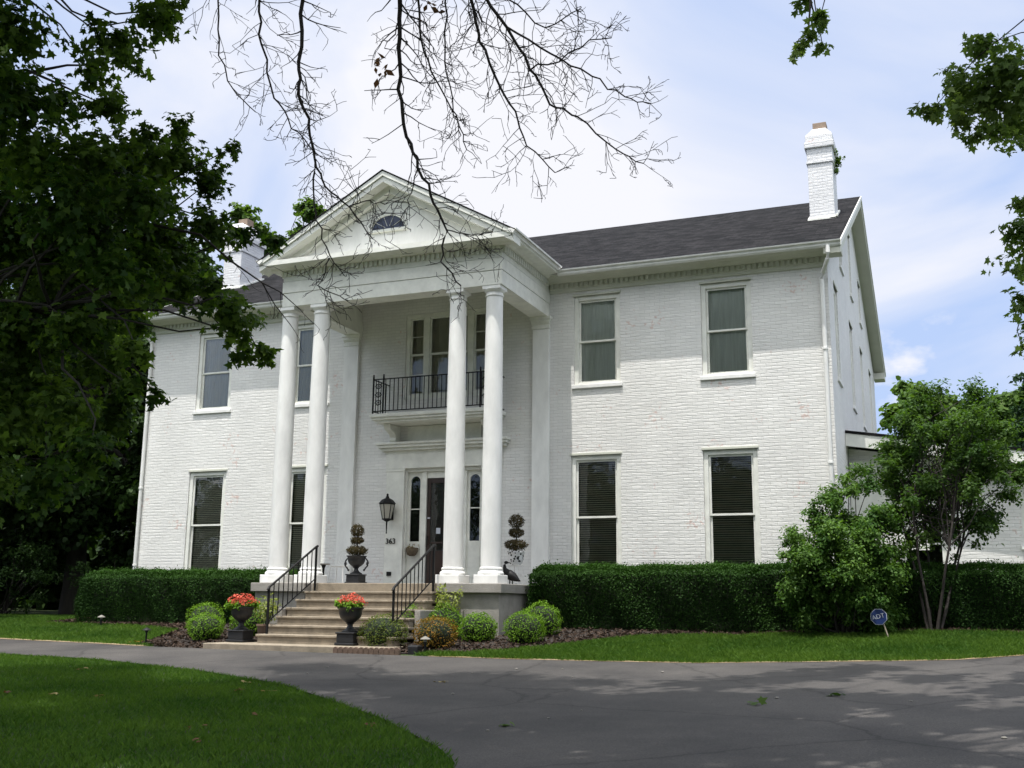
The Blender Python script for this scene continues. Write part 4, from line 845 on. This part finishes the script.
# right background trees
RG = 'background trees beyond the right wing'
bigtree('bright green tree standing behind the house beside its right gable', 9.6, 36, 12.6, 4.0, 60, 'bleaf', .3, -.9, rc=(.7,1.4), dens=650, group=RG)
bigtree('bright green tree right of the first one above the wing roof', 14.6, 37, 12.2, 4.4, 60, 'bleaf', .3, -.9, rc=(.7,1.4), dens=650, group=RG)
bigtree('lower green tree behind the wing farther to the right', 20.5, 39, 9.5, 4.4, 55, 'bleaf', .3, -.9, rc=(.7,1.4), dens=650, group=RG)
def conifer(x, y, h, r, label):
    g_ = float(G(x,y)); t = thing('conifer_tree', label, 'tree', (x,y,g_), RG); b = MB(); b.tube([(x,y,g_-.1),(x,y,g_+h*.97)], [.2,.02], 8); cl = []
    z = g_+1.0
    while z < g_+h*.98:
        rr = r*(1-(z-g_)/h)**.8+.1
        for k_ in range(7):
            a = rng.uniform(0,6.28); e_ = rr*rng.uniform(.6,1.1); pe = (x+e_*math.cos(a), y+e_*math.sin(a), z+.1*e_)
            b.tube([(x,y,z),pe],[.03,.006],4)
            for s_ in (.45,.75,1.0): cl.append((x+e_*s_*math.cos(a), y+e_*s_*math.sin(a), z+.1*e_*s_, (.35,.35,.16)))
        z += .42
    part('trunk', b, M['bark'], t); crown('crown', cl, .22, T_LEAF, M['conifer'], t, 420)
conifer(14.9, 17.0, 10.0, 2.6, 'feathery dark conifer rising behind the right wing')
wc = [(rng.uniform(-70,80),rng.uniform(75,110),rng.uniform(0,5),rng.uniform(2.2,3.4)) for i in range(170)]
o = crown('woodland', wc, .8, T_MAPLE, M['dleaf'], None, 40); tag(o, 'distant line of trees far behind the house', 'woodland', None, 'stuff')

o = crown('ivy', [(9.34,3.45,10.75,.16),(9.36,3.5,10.95,.17),(9.33,3.5,11.15,.14),(9.33,3.4,10.55,.10)], .07, T_BROAD, M['bleaf'], None, 2600); tag(o, 'small tuft of green ivy clinging to the side of the right chimney', 'ivy')
# clipped hedges
def hedge(label, x0, x1, y0, y1, top, n, seed):
    g_ = float(G((x0+x1)/2, y0)); t = thing('clipped_hedge', label, 'hedge', ((x0+x1)/2,(y0+y1)/2,g_), 'clipped yew hedges along the house front')
    zb_ = g_-.02; c = MB().box(x0+.14,x1-.14,y0+.40,y1-.12,zb_,top-.13)
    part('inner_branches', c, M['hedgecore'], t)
    w, d, h = x1-x0, y1-y0, top-zb_
    A = np.array([w*h, w*d, d*h, d*h, w*h*.5]); k_ = rng.choice(5, n, p=A/A.sum()); u = rng.random(n); v = rng.random(n)
    P = np.zeros((n,3)); Nn = np.zeros((n,3))
    P[:,0] = x0+u*w; P[:,1] = y0; P[:,2] = zb_+.02+v*(h-.02); Nn[:,1] = -1
    m1 = k_==1; P[m1,1] = y0+v[m1]*d; P[m1,2] = top; Nn[m1] = (0,0,1)
    for q,xx,s_ in ((2,x0,-1),(3,x1,1)):
        m2 = k_==q; P[m2,0] = xx; P[m2,1] = y0+u[m2]*d; Nn[m2] = (s_,0,0)
    m4 = k_==4; P[m4,1] = y1; Nn[m4] = (0,1,0)
    # rounded shoulders, billows
    cx_,cy_,cz_ = (x0+x1)/2,(y0+y1)/2,(zb_+top)/2
    rel = (P-np.array([cx_,cy_,cz_]))/np.array([w/2,d/2,h/2]); 
    ed = np.maximum(0, np.abs(rel[:,1])-.72)*np.maximum(0, rel[:,2]-.72)*6
    P[:,1] -= np.sign(rel[:,1])*ed*.28; P[:,2] -= ed*.22
    ex = np.maximum(0, np.abs(rel[:,0])-(1-.5/w))*w*np.maximum(0, rel[:,2]-.6)*1.2; P[:,2] -= ex*.35
    bil = .045*np.sin(P[:,0]*2.3+seed)*np.sin(P[:,2]*2.9+P[:,0]*.7)+.05*np.sin(P[:,0]*5.1+P[:,2]*4+seed)+.03*np.sin(P[:,0]*11+P[:,1]*9)
    taper = np.where((Nn[:,1]<-.5), .30*np.clip((top-.3-(P[:,2]))/h,0,1), 0)
    bil = np.where(m1, bil*.35, bil); P += Nn*(bil+rng.normal(0,.022,n)-.02+(rng.random(n)<.05)*rng.uniform(0,.10,n))[:,None]; P[:,1] += taper
    V, F = leafgeo(P, Nn*.6+rng.normal(0,.7,(n,3))+np.array([0,0,.25]), .042, T_OVAL, -.5)
    npmesh('foliage', V, F, M['hedge'], t, rnd=np.clip(rng.normal(.38,.2,n)+.3*(rng.random(n)<.06)+.18*np.sin(P[:,0]*1.9+seed)*np.sin(P[:,2]*3+P[:,0]*.8)+.5*np.clip((P[:,2]-top+.22)/.22,0,1),0,1)); return t  # leaves near the top toned lighter: the sunlit shoulder is painted in
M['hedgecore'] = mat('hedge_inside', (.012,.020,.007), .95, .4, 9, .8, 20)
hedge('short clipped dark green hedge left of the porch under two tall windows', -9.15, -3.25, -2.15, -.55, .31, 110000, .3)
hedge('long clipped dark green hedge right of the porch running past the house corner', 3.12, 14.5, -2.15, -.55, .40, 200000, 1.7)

def boxball(label, x, y, rx_, rz_, lm='box', n=2600, size=.038, name='boxwood_shrub', group='clipped round shrubs beside the steps', sink=.82, jit=.04):
    g_ = float(G(x,y)); t = thing(name, label, 'shrub', (x,y,g_), group); c = np.array((x,y,g_+rz_*sink))
    d = unit(rng.normal(size=(n,3))); d = d[d[:,2] > -.8]; n = len(d)
    bump_ = 1+.09*np.sin(d[:,0]*5+x*9)*np.sin(d[:,2]*4+x)+.06*np.sin(d[:,1]*8+x*5)+(rng.random(n)<.05)*rng.uniform(0,.14,n)
    P = c+d*np.array((rx_,rx_,rz_))*bump_[:,None]*(1+rng.normal(0,jit,n))[:,None]
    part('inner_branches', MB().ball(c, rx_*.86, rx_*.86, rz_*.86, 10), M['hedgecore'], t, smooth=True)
    V, F = leafgeo(P, d*.7+rng.normal(0,.6,(n,3))+np.array([0,0,.2]), size, T_OVAL, -.4)
    npmesh('foliage', V, F, M[lm], t, rnd=np.clip(rng.normal(.45,.25,n),0,1)); return t
boxball('round boxwood left of the steps, leftmost of the three', -3.93, -3.75, .40, .38)
boxball('small round boxwood nearest the drive, left of the steps', -3.33, -4.50, .36, .30)
boxball('round boxwood right behind the left black flower urn', -2.72, -3.85, .36, .36)
boxball('dark shrub with brown tips against the right end of the lowest step', 1.18, -4.90, .44, .34, 'brownbox')
boxball('small green shrub squeezed between the step cheek and the brown tipped shrub', 1.35, -3.95, .33, .36)
boxball('round shrub with orange new growth at the corner of the mulch bed', 2.28, -4.85, .40, .32, 'orange')
boxball('round boxwood under the pale leafed plant against the porch pedestal', 1.95, -3.75, .36, .38)
boxball('round boxwood standing alone before the right porch pedestal', 2.72, -3.85, .36, .30)
boxball('larger round boxwood at the right front of the porch pedestal', 3.75, -3.95, .38, .33)
boxball('round boxwood half hidden behind the larger one near the right hedge', 3.72, -2.95, .38, .36)
def spray(name, label, x, y, z, h, r_, n, size, lm, parent_cat='plant', T=T_LEAF, stems=9):
    t = thing(name, label, parent_cat, (x,y,z)); b = MB(); Ps=[]; 
    for i in range(stems):
        a = rng.uniform(0,6.28); e_ = np.array((x+r_*rng.uniform(.3,1)*math.cos(a), y+r_*rng.uniform(.3,1)*math.sin(a), z+h*rng.uniform(.65,1)))
        p = curve((x+.03*math.cos(a),y+.03*math.sin(a),z-.02), e_, 6, .08, .1); b.tube(p, np.linspace(.008,.003,6), 4)
        tt = rng.uniform(.3,1.02,n//stems); idx = np.clip(tt*5,0,4.99); Ps.append(np.stack([np.interp(idx,np.arange(6),p[:,k_]) for k_ in range(3)],1)+rng.normal(0,size*.5,(len(tt),3)))
    part('stems', b, M['stem'], t); P = np.concatenate(Ps); V,F = leafgeo(P, rng.normal(0,.6,(len(P),3))+np.array([0,0,.8]), size, T); npmesh('foliage', V, F, M[lm], t, rnd=rng.random(len(P))); return t
spray('hydrangea_plant', 'pale yellow green leafy plant against the right porch pedestal', 2.0, -3.62, -1.0, 1.0, .42, 420, .085, 'pale', stems=14)
# big glossy bush, small multi stem tree at the right
cl = auto((9.6,-2.45,.35), (1.15,.85,1.35), 95, (.2,.4), -.95, .3)+[(9.65,-2.3,2.0,.22),(9.85,-2.3,1.85,.25),(9.9,-2.2,2.2,.22),(10.1,-2.2,1.9,.3),(9.4,-2.3,1.75,.3),(9.1,-2.4,1.35,.3),(8.8,-2.5,.9,.28),(10.4,-2.2,1.2,.35),(10.5,-2.2,.6,.35),(10.3,-2.2,0,.35)]+[(8.75,-2.9,.95,.25),(8.6,-2.8,.55,.2),(9.3,-2.6,1.6,.25),(9.75,-2.5,1.75,.22),(8.55,-2.8,-.2,.25),(10.3,-2.6,1.35,.3)]
gz = float(G(9.6,-2.4)); bt = thing('magnolia_bush', 'tall glossy leafed bush growing out of the long hedge by the house corner', 'bush', (9.6,-2.4,gz))
b = MB()
for q in cl[::2]: b.tube(curve((9.6+rng.normal(0,.12),-2.4+rng.normal(0,.1),gz-.05), q[:3], 7, 0, .25), np.linspace(.028,.006,7), 5)
part('stems', b, M['bark'], bt, smooth=True); crown('foliage', cl, .065, T_OVAL, M['magnolia'], bt, 5600)
cl = auto((11.45,-1.6,2.25), (1.5,1.3,1.6), 95, (.24,.44), -.9, .2)+[(10.5,-1.9,1.2,.35),(10.8,-1.9,.9,.3),(10.6,-1.8,1.8,.35),(10.5,-1.8,1.4,.4),(10.9,-1.9,1.5,.4),(11.3,-1.9,1.3,.35),(12.6,-1.5,2.9,.35),(12.7,-1.5,2.2,.3),(10.6,-2.0,.75,.3),(11.0,-2.1,.9,.35),(11.5,-2.0,.95,.3),(10.9,-2.1,1.5,.3),(11.9,-1.9,1.2,.3),(11.4,-1.7,3.75,.35),(12.1,-1.7,3.6,.35)]+[(12.4,-1.5,2.5,.3),(12.5,-1.4,1.7,.25),(11.9,-1.5,3.4,.3),(11.2,-1.5,3.5,.3),(10.4,-1.4,2.7,.3),(12.2,-1.6,1.2,.2),(11.9,-1.7,.75,.14),(11.5,-1.7,.55,.12)]
gz = float(G(11.1,-2.2)); bt = thing('small_tree', 'small many stemmed tree with dark leaves in front of the white wing', 'tree', (11.1,-2.25,gz))
b = MB(); stems_ = []
for k_ in range(6):
    a = k_*1.05; s0 = np.array((11.1+.09*math.cos(a), -2.25+.07*math.sin(a), gz-.05)); e_ = np.array((11.3+.75*math.cos(a), -1.7+.5*math.sin(a), 1.9)); p = curve(s0, e_, 8, .03, .18); b.tube(p, np.linspace(.030,.014,8), 7); stems_.append(p)
for q in cl:
    p = stems_[rng.integers(0,6)][rng.integers(4,8)]; b.tube(curve(p, q[:3], 6, .04, .25), np.linspace(.014,.004,6), 5)
part('trunk', b, M['twig'], bt, smooth=True); crown('crown', cl, .085, T_LEAF, M['treeleaf'], bt, 2700)

# ------------------------------------------------------------------ porch furniture, urns, lamps
def urn(label, x, y, z, h, handles, group='black iron urns'):
    t = thing('urn', label, 'urn', (x,y,z), group); k_ = h
    part('base', MB().box(x-.30*k_,x+.30*k_,y-.30*k_,y+.30*k_,z,z+.07*k_).box(x-.26*k_,x+.26*k_,y-.26*k_,y+.26*k_,z+.07*k_,z+.30*k_).box(x-.29*k_,x+.29*k_,y-.29*k_,y+.29*k_,z+.30*k_,z+.345*k_), M['urn'], t, bevel=.012)
    part('bowl', MB().lathe((x,y,z), [(r_*k_,zz*k_) for r_,zz in ((.22,.346),(.22,.37),(.17,.40),(.10,.45),(.075,.50),(.075,.55),(.11,.57),(.10,.585),(.18,.64),(.27,.72),(.31,.82),(.31,.90),(.335,.95),(.37,.98),(.37,1.0),(.33,1.0),(.30,.93),(.02,.92))], 32), M['urn'], t, smooth=True)
    if handles:
        for s_ in (-1,1):
            pts = [(x+s_*k_*(.28+.17*math.sin(a)*(1 if a<2.6 else .8)+.02*a), y, z+k_*(.98-.15*a)) for a in np.linspace(0,3.3,12)]
            part('handle', MB().tube(pts, .028*k_, 7).ball((pts[-1][0],y,pts[-1][2]), .04*k_,.04*k_,.04*k_,6).ball((x+s_*k_*.44,y,z+k_*.72),.035*k_,.035*k_,.07*k_,6), M['urn'], t, smooth=True)
    return t
def geranium(label, x, y, z, r_):
    t = thing('geranium_plant', label, 'flowers', (x,y,z), 'red geraniums in the urns'); cl = [(x+rng.uniform(-r_,r_)*.8, y+rng.uniform(-r_,r_)*.8, z+rng.uniform(.02,.10), .12) for _ in range(14)]
    b = MB(); fl = []
    for i in range(19):
        a = i*2.4; d = r_*math.sqrt((i+.5)/19)*1.05; q = (x+d*math.cos(a), y+d*math.sin(a), z+.24-.13*(d/r_)**2+rng.uniform(-.03,.03)); fl.append(q); b.tube([(x+.3*(q[0]-x),y+.3*(q[1]-y),z-.02),q],[.006,.004],4)
    part('stems', b, M['stem'], t); crown('foliage', cl, .075, T_OVAL, M['box'], t, 3000)
    P=[];Nn=[]
    for q in fl:
        d = unit(rng.normal(size=(26,3))); P.append(np.array(q)+d*np.array((.062,.062,.045))); Nn.append(d)
    V,F = leafgeo(np.concatenate(P), np.concatenate(Nn)+rng.normal(0,.25,(26*19,3)), .042, T_OVAL); npmesh('blossom', V, F, M['petal'], t, rnd=rng.random(26*19)); return t
urn('black pedestal urn standing on the lowest step with red geraniums', .56, -5.12, -1.222, .72, False)
geranium('coral red geraniums in the urn on the lowest step', .56, -5.12, -1.222+.70, .27)
urn('black pedestal urn in the bed left of the steps beside a potted plant', -2.08, -4.98, -1.222, .70, False)
geranium('coral red geraniums in the urn left of the steps', -2.08, -4.98, -1.222+.68, .28)
urn('black handled urn on the porch left of the front door', -.94, -2.40, .001, .62, True)
def topiary(label, x, y, z, tiers):
    t = thing('topiary', label, 'topiary', (x,y,z), 'tiered brown topiaries on the porch'); part('trunk', MB().tube([(x,y,z-.08),(x+.01,y,tiers[-1][0])],.014,6), M['bark'], t)
    for zz, r_, hh in tiers:
        n = int(5200*r_); d = unit(rng.normal(size=(n,3))); P = np.array((x,y,zz))+d*np.array((r_,r_,hh))*rng.uniform(.7,1.04,(n,1)); V,F = leafgeo(P, d+rng.normal(0,.5,(n,3)), .045, T_LEAF, -.4)
        npmesh('foliage_tier', V, F, M['brownleaf'], t, rnd=rng.random(n))
topiary('three tiered brownish topiary in the handled urn left of the door', -.94, -2.40, .62, [(.73,.24,.11),(.96,.15,.075),(1.18,.155,.15)])
# right porch corner: patterned pot on a wire stand with topiary, black goose
PXr, PYr = 2.66, -1.75
st = thing('plant_stand', 'white wire plant stand behind the right front column', 'plant stand', (PXr,PYr,0))
b = MB()
for a in (0.6,2.2,3.8,5.4): b.tube([(PXr+.16*math.cos(a),PYr+.16*math.sin(a),.0),(PXr+.12*math.cos(a),PYr+.12*math.sin(a),.2),(PXr+.15*math.cos(a),PYr+.15*math.sin(a),.42)], .009, 6)
part('leg', b, M['white'], st)
b = MB()
for z,r_ in ((.42,.15),(.22,.12)): b.tube([(PXr+r_*math.cos(a),PYr+r_*math.sin(a),z) for a in np.linspace(0,6.283,25)], .008, 6)
part('ring', b, M['white'], st)
def spotted():
    M_ = mat('spotted_glaze', (.75,.75,.76), .3); t = M_.node_tree; vo = t.nodes.new('ShaderNodeTexVoronoi'); vo.inputs['Scale'].default_value = 17
    g = t.nodes.new('ShaderNodeTexCoord'); t.links.new(g.outputs['Object'], vo.inputs['Vector']); c = t.nodes.new('ShaderNodeValToRGB'); c.color_ramp.interpolation='CONSTANT'
    c.color_ramp.elements[0].color=(.012,.014,.016,1); c.color_ramp.elements[1].position=.40; c.color_ramp.elements[1].color=(.75,.75,.76,1); t.links.new(vo.outputs['Distance'], c.inputs[0]); t.links.new(c.outputs[0], t.nodes['Principled BSDF'].inputs['Base Color']); return M_
tag(part('flower_pot', MB().lathe((PXr,PYr,.43), [(.11,0),(.13,.02),(.175,.16),(.185,.26),(.195,.27),(.195,.29),(.17,.29),(.16,.22),(.02,.22)], 28), spotted(), None, smooth=True), 'white flower pot with black spots on the wire stand by the right column', 'pot')
topiary('three tiered brownish topiary in the spotted pot by the right column', PXr, PYr, .68, [(.86,.25,.12),(1.12,.17,.10),(1.37,.17,.16)])
gx_, gy_ = 2.72, -2.28
go = thing('goose_statue', 'black goose statue standing on the right corner of the porch floor', 'statue', (gx_,gy_,0))
gp = [(gx_+.26,gy_,.07),(gx_+.20,gy_,.10),(gx_+.10,gy_,.16),(gx_+.0,gy_,.21),(gx_-.07,gy_,.27),(gx_-.10,gy_,.34),(gx_-.105,gy_,.41),(gx_-.08,gy_,.455)]
part('body', MB().tube(gp, [.008,.045,.095,.105,.075,.04,.030,.034], 12), M['iron'], go, smooth=True)
part('head', MB().ball((gx_-.07,gy_,.462),.045,.036,.034,8).tube([(gx_-.045,gy_,.46),(gx_+.035,gy_,.452)],[.018,.006],6), M['iron'], go, smooth=True)
part('foot', MB().tube([(gx_+.03,gy_-.03,.12),(gx_+.03,gy_-.03,.004)],.012,6).tube([(gx_+.07,gy_+.03,.12),(gx_+.07,gy_+.03,.004)],.012,6), M['iron'], go)
# small pedestal table with a lacy chair back, left of the steps
tx, ty = -1.95, -2.15
tb = thing('pedestal_table', 'small round table on a thin dark stem at the left of the porch', 'table', (tx,ty,0))
part('stem', MB().lathe((tx,ty,0), [(.12,.001),(.12,.015),(.03,.04),(.022,.2),(.03,.36),(.06,.43)], 16), M['iron'], tb, smooth=True)
part('tabletop', MB().lathe((tx,ty,0), [(.13,.431),(.15,.44),(.15,.455),(.14,.462)], 28), M['conc'], tb, smooth=True)
ch = thing('wire_chair', 'white wire garden chair with scrolled back beside the small table', 'chair', (tx+.16,ty+.45,0)); cx_, cy_ = tx+.16, ty+.45
b = MB()
for sx in (-.17,.17):
    for sy in (-.15,.15): b.tube([(cx_+sx*1.15,cy_+sy*1.1,.0),(cx_+sx,cy_+sy,.40)], .011, 6)
part('leg', b, M['white'], ch)
part('seat', MB().lathe((cx_,cy_,0), [(.19,.40),(.205,.405),(.205,.42),(.19,.425)], 24), M['white'], ch, smooth=True)
b = MB()
for r_ in (.16,.11,.06): b.tube([(cx_+r_*1.2*math.cos(a), cy_+.17, .62+r_*1.1*math.sin(a)) for a in np.linspace(0,6.283,25)], .009, 5)
b.tube([(cx_-.17,cy_+.15,.41),(cx_-.19,cy_+.17,.62)],.01,5).tube([(cx_+.17,cy_+.15,.41),(cx_+.19,cy_+.17,.62)],.01,5)
part('back', b, M['white'], ch)
# wall lantern
lx, ly, lz = -1.36, -.30, 1.55
ln = thing('wall_lantern', 'black carriage lantern on the white surround left of the front door', 'lantern', (lx,-.07,1.6))
def hexp(r_, z, n=6): return [(lx+r_*math.cos(a+.52), ly+r_*math.sin(a+.52), z) for a in np.arange(n)*2*math.pi/n]
b = MB()
def hexfr(r1,z1,r2,z2):
    b.add(hexp(r1,z1)+hexp(r2,z2), [tuple(range(6))[::-1],tuple(range(6,12))]+[(i,(i+1)%6,6+(i+1)%6,6+i) for i in range(6)])
hexfr(.215,1.99,.14,2.08); hexfr(.14,2.081,.06,2.12); hexfr(.05,2.121,.035,2.17); b.ball((lx,ly,2.2),.028,.028,.04,6)
part('roof', b, M['iron'], ln); b = MB()
for p,q in zip(hexp(.11,1.62), hexp(.185,1.99)): b.tube([p,q], .011, 5)
hexfr(.12,1.59,.12,1.62); hexfr(.19,1.965,.195,1.989); hexfr(.04,1.55,.10,1.59)
part('cage', b, M['iron'], ln); b = MB(); hexfr(.105,1.621,.178,1.964); part('glass', b, M['lamp_glass'], ln)
b = MB(); b.tube([(lx,-.075,1.72),(lx,-.14,1.80),(lx,-.2,1.72),(lx,-.24,1.58),(lx,ly,1.54)], .016, 7).tube([(lx,ly,1.55),(lx,ly,1.28)],[.024,.012],7).lathe((lx,ly,1.25),[(.004,0),(.02,.02),(.012,.04)],8).box(lx-.06,lx+.06,-.09,-.071,1.6,1.86)
part('bracket', b, M['iron'], ln)
# hanging basket by the door
bk = thing('wall_basket', 'small brown half round basket on the panel left of the front door', 'basket', (-.80,.0,.85))
part('basket', MB().lathe((-.80,.0,.72), [(.06,0),(.11,.03),(.15,.12),(.155,.2),(.14,.2),(.02,.17)], 20), M['copper'], bk, smooth=True)
V,F = leafgeo(np.array((-.80,.0,.93))+rng.normal(0,.055,(90,3))*np.array((1.2,1,.5)), rng.normal(size=(90,3)), .05, T_LEAF); npmesh('dry_flowers', V, F, M['straw'], bk, rnd=rng.random(90))
part('hook', MB().tube([(-.80,.097,1.0),(-.80,.05,1.02),(-.80,.02,.93)],.006,5), M['iron'], bk)
# handrails
def handrail(label, x):
    t = thing('handrail', label, 'railing', (x,-4.1,-.6), 'black iron step rails'); y0_,z0_,y1_,z1_ = -3.27,.79,-4.98,-.12
    part('top_rail', MB().tube([(x,y0_+.05,z0_+.01),(x,y0_,z0_),(x,y1_,z1_),(x,y1_-.05,z1_-.05),(x,y1_-.03,z1_-.09)], .024, 8), M['iron'], t, smooth=True)
    part('bottom_rail', MB().tube([(x,y0_,z0_-.70),(x,y1_,z1_-.70)], .014, 6), M['iron'], t)
    part('post', MB().box(x-.019,x+.019,y0_-.019,y0_+.019,-.17,z0_), M['iron'], t); part('post', MB().box(x-.019,x+.019,y1_-.019,y1_+.019,-1.05,z1_), M['iron'], t)
    for i in range(1,10):
        f = i/10; y = y0_+(y1_-y0_)*f; z = z0_+(z1_-z0_)*f; part('baluster', MB().box(x-.008,x+.008,y-.008,y+.008,z-.70,z-.01), M['iron'], t)
handrail('black iron handrail on the left side of the steps', -1.45); handrail('black iron handrail on the right side of the steps', 1.42)
# potted plant
px_, py_ = -1.95, -4.30; gz = float(G(px_,py_))+.02
tag(part('flower_pot', MB().lathe((px_,py_,gz), [(.13,0),(.15,.02),(.18,.26),(.20,.27),(.20,.31),(.17,.31),(.16,.26),(.02,.26)], 24), M['potclay'], None, smooth=True), 'tan clay pot between the left urn and the steps', 'pot')
spray('potted_plant', 'yellow green leafy plant growing in the tan pot by the steps', px_, py_, gz+.26, .62, .30, 330, .085, 'pale', stems=14)
# path light, stake light, little white light
def pathlight(label, x, y, h, pale):
    g_ = float(G(x,y)); t = thing('garden_light', label, 'garden light', (x,y,g_), 'low garden lights')
    part('post', MB().tube([(x,y,g_-.02),(x,y,g_+h*.8)], .025 if pale else .018, 8), M['iron'], t)
    part('cap', MB().lathe((x,y,g_+h*.8), [(.03,0),(.035,.04),(.095,.045),(.085,.06),(.03,.09),(.01,.10)], 16), M['pebble'] if pale else M['iron'], t, smooth=True)
pathlight('short garden light with a pale cap at the end of the brick edging', 2.45, -5.62, .30, True)
pathlight('thin black garden light where the left lawn meets the mulch', -4.25, -5.25, .32, False)
pathlight('white topped garden light in the dark at the foot of the left hedge', -8.05, -2.45, .22, True)
b = thing('stone_block', 'dark rough stone block set beside the pale capped garden light', 'stone', (2.2,-5.55,-1.37))
part('body', MB().box(2.08,2.30,-5.62,-5.42,-1.40,-1.17), M['urn'], b, bevel=.03)
i = 0
for x in np.arange(.72,2.02,.105):
    y = -5.88+.06*(x-.6); g_ = float(G(x,y)); top = [(x+.05*math.cos(a), g_+.10+.045*math.sin(a)) for a in np.linspace(0,math.pi,7)]
    tag(part('edging_brick', MB().prism([(x+.05,g_-.03)]+top+[(x-.05,g_-.03)],'y',y-.03,y+.03), M['brickred'], None, bevel=.004), 'scalloped brick in the low edging right of the lowest step', 'edging brick', 'scalloped edging bricks')
# yard sign
sx, sy = 10.24, -3.05; gz = float(G(sx,sy)); sg = thing('yard_sign', 'blue eight sided security sign on a leaning stake before the right hedge', 'sign', (sx,sy,gz))
ct = Vector((sx-.03, sy-.02, gz+.40)); ang = R(24)
oc = [(ct.x+.15*math.cos(a+math.pi/8), ct.z+.15*math.sin(a+math.pi/8)) for a in np.arange(8)*math.pi/4]; oc2 = [(ct.x+.140*math.cos(a+math.pi/8), ct.z+.140*math.sin(a+math.pi/8)) for a in np.arange(8)*math.pi/4]
part('board', MB().prism(oc,'y',sy-.03,sy-.015), M['signwhite'], sg); part('face', MB().prism(oc2,'y',sy-.034,sy-.0301), M['blue'], sg)
part('stake', MB().tube([(ct.x+.01,sy-.005,gz+.5),(sx+.14,sy+.01,gz-.05)], .014, 6), M['rail'], sg)
tc_ = bpy.data.curves.new('txt','FONT'); tc_.body = 'ADT'; tc_.size = .11; tc_.extrude = .002; tc_.align_x = 'CENTER'
to = bpy.data.objects.new('txt', tc_); S.collection.objects.link(to); bpy.context.view_layer.update()
me = bpy.data.meshes.new_from_object(to.evaluated_get(bpy.context.evaluated_depsgraph_get())); bpy.data.objects.remove(to)
letters(me, Matrix.Translation((ct.x,sy-.037,ct.z-.03)) @ Matrix.Rotation(R(90),4,'X') @ Matrix.Rotation(R(15),4,'Z'), 'lettering', M['signwhite'], sg)
for i in range(14):
    x = rng.uniform(-3,8); y = float(yN(x))-rng.uniform(.3,5); n = 3; P = np.array((x,y,float(G(x,y))+.055))+rng.normal(0,.05,(n,3))*np.array((1,1,.12))
    V,F = leafgeo(P, np.array((0,0,1))+rng.normal(0,.3,(n,3)), .075, T_MAPLE); o = npmesh('fallen_leaves', V, F, M['deadleaf' if i%3 else 'straw'], None, rnd=rng.random(n)); tag(o, 'few brown fallen leaves lying in the shaded lawn grass', 'leaves', 'fallen leaves on the near lawn')
# fallen leaves and litter on the drive
for (x,y,s_,lm,lb) in LITTER:
    n = 5; P = np.array((x,y,float(G(x,y))+.045))+rng.normal(0,.05,(n,3))*np.array((1,1,.15))
    V,F = leafgeo(P, np.array((0,0,1))+rng.normal(0,.3,(n,3)), s_, T_MAPLE); o = npmesh('fallen_leaves', V, F, M[lm], None, rnd=rng.random(n)); tag(o, lb, 'leaves', 'leaf litter on the drive')
for t in range(15):
    x = rng.uniform(1.5,13); y = rng.uniform(float(np.maximum(yN(x),-17)), float(yE(x)));
    g_ = float(G(x,y)); r_ = rng.uniform(.010,.02); o = part('pebble', MB().ball((x,y,g_+.03+r_*.4), r_*1.3, r_, r_*.55, 6), M['pebble'], None, smooth=True); tag(o, 'tiny pale pebble or leaf scrap lying on the dark drive', 'pebble', 'pale scraps scattered on the drive')
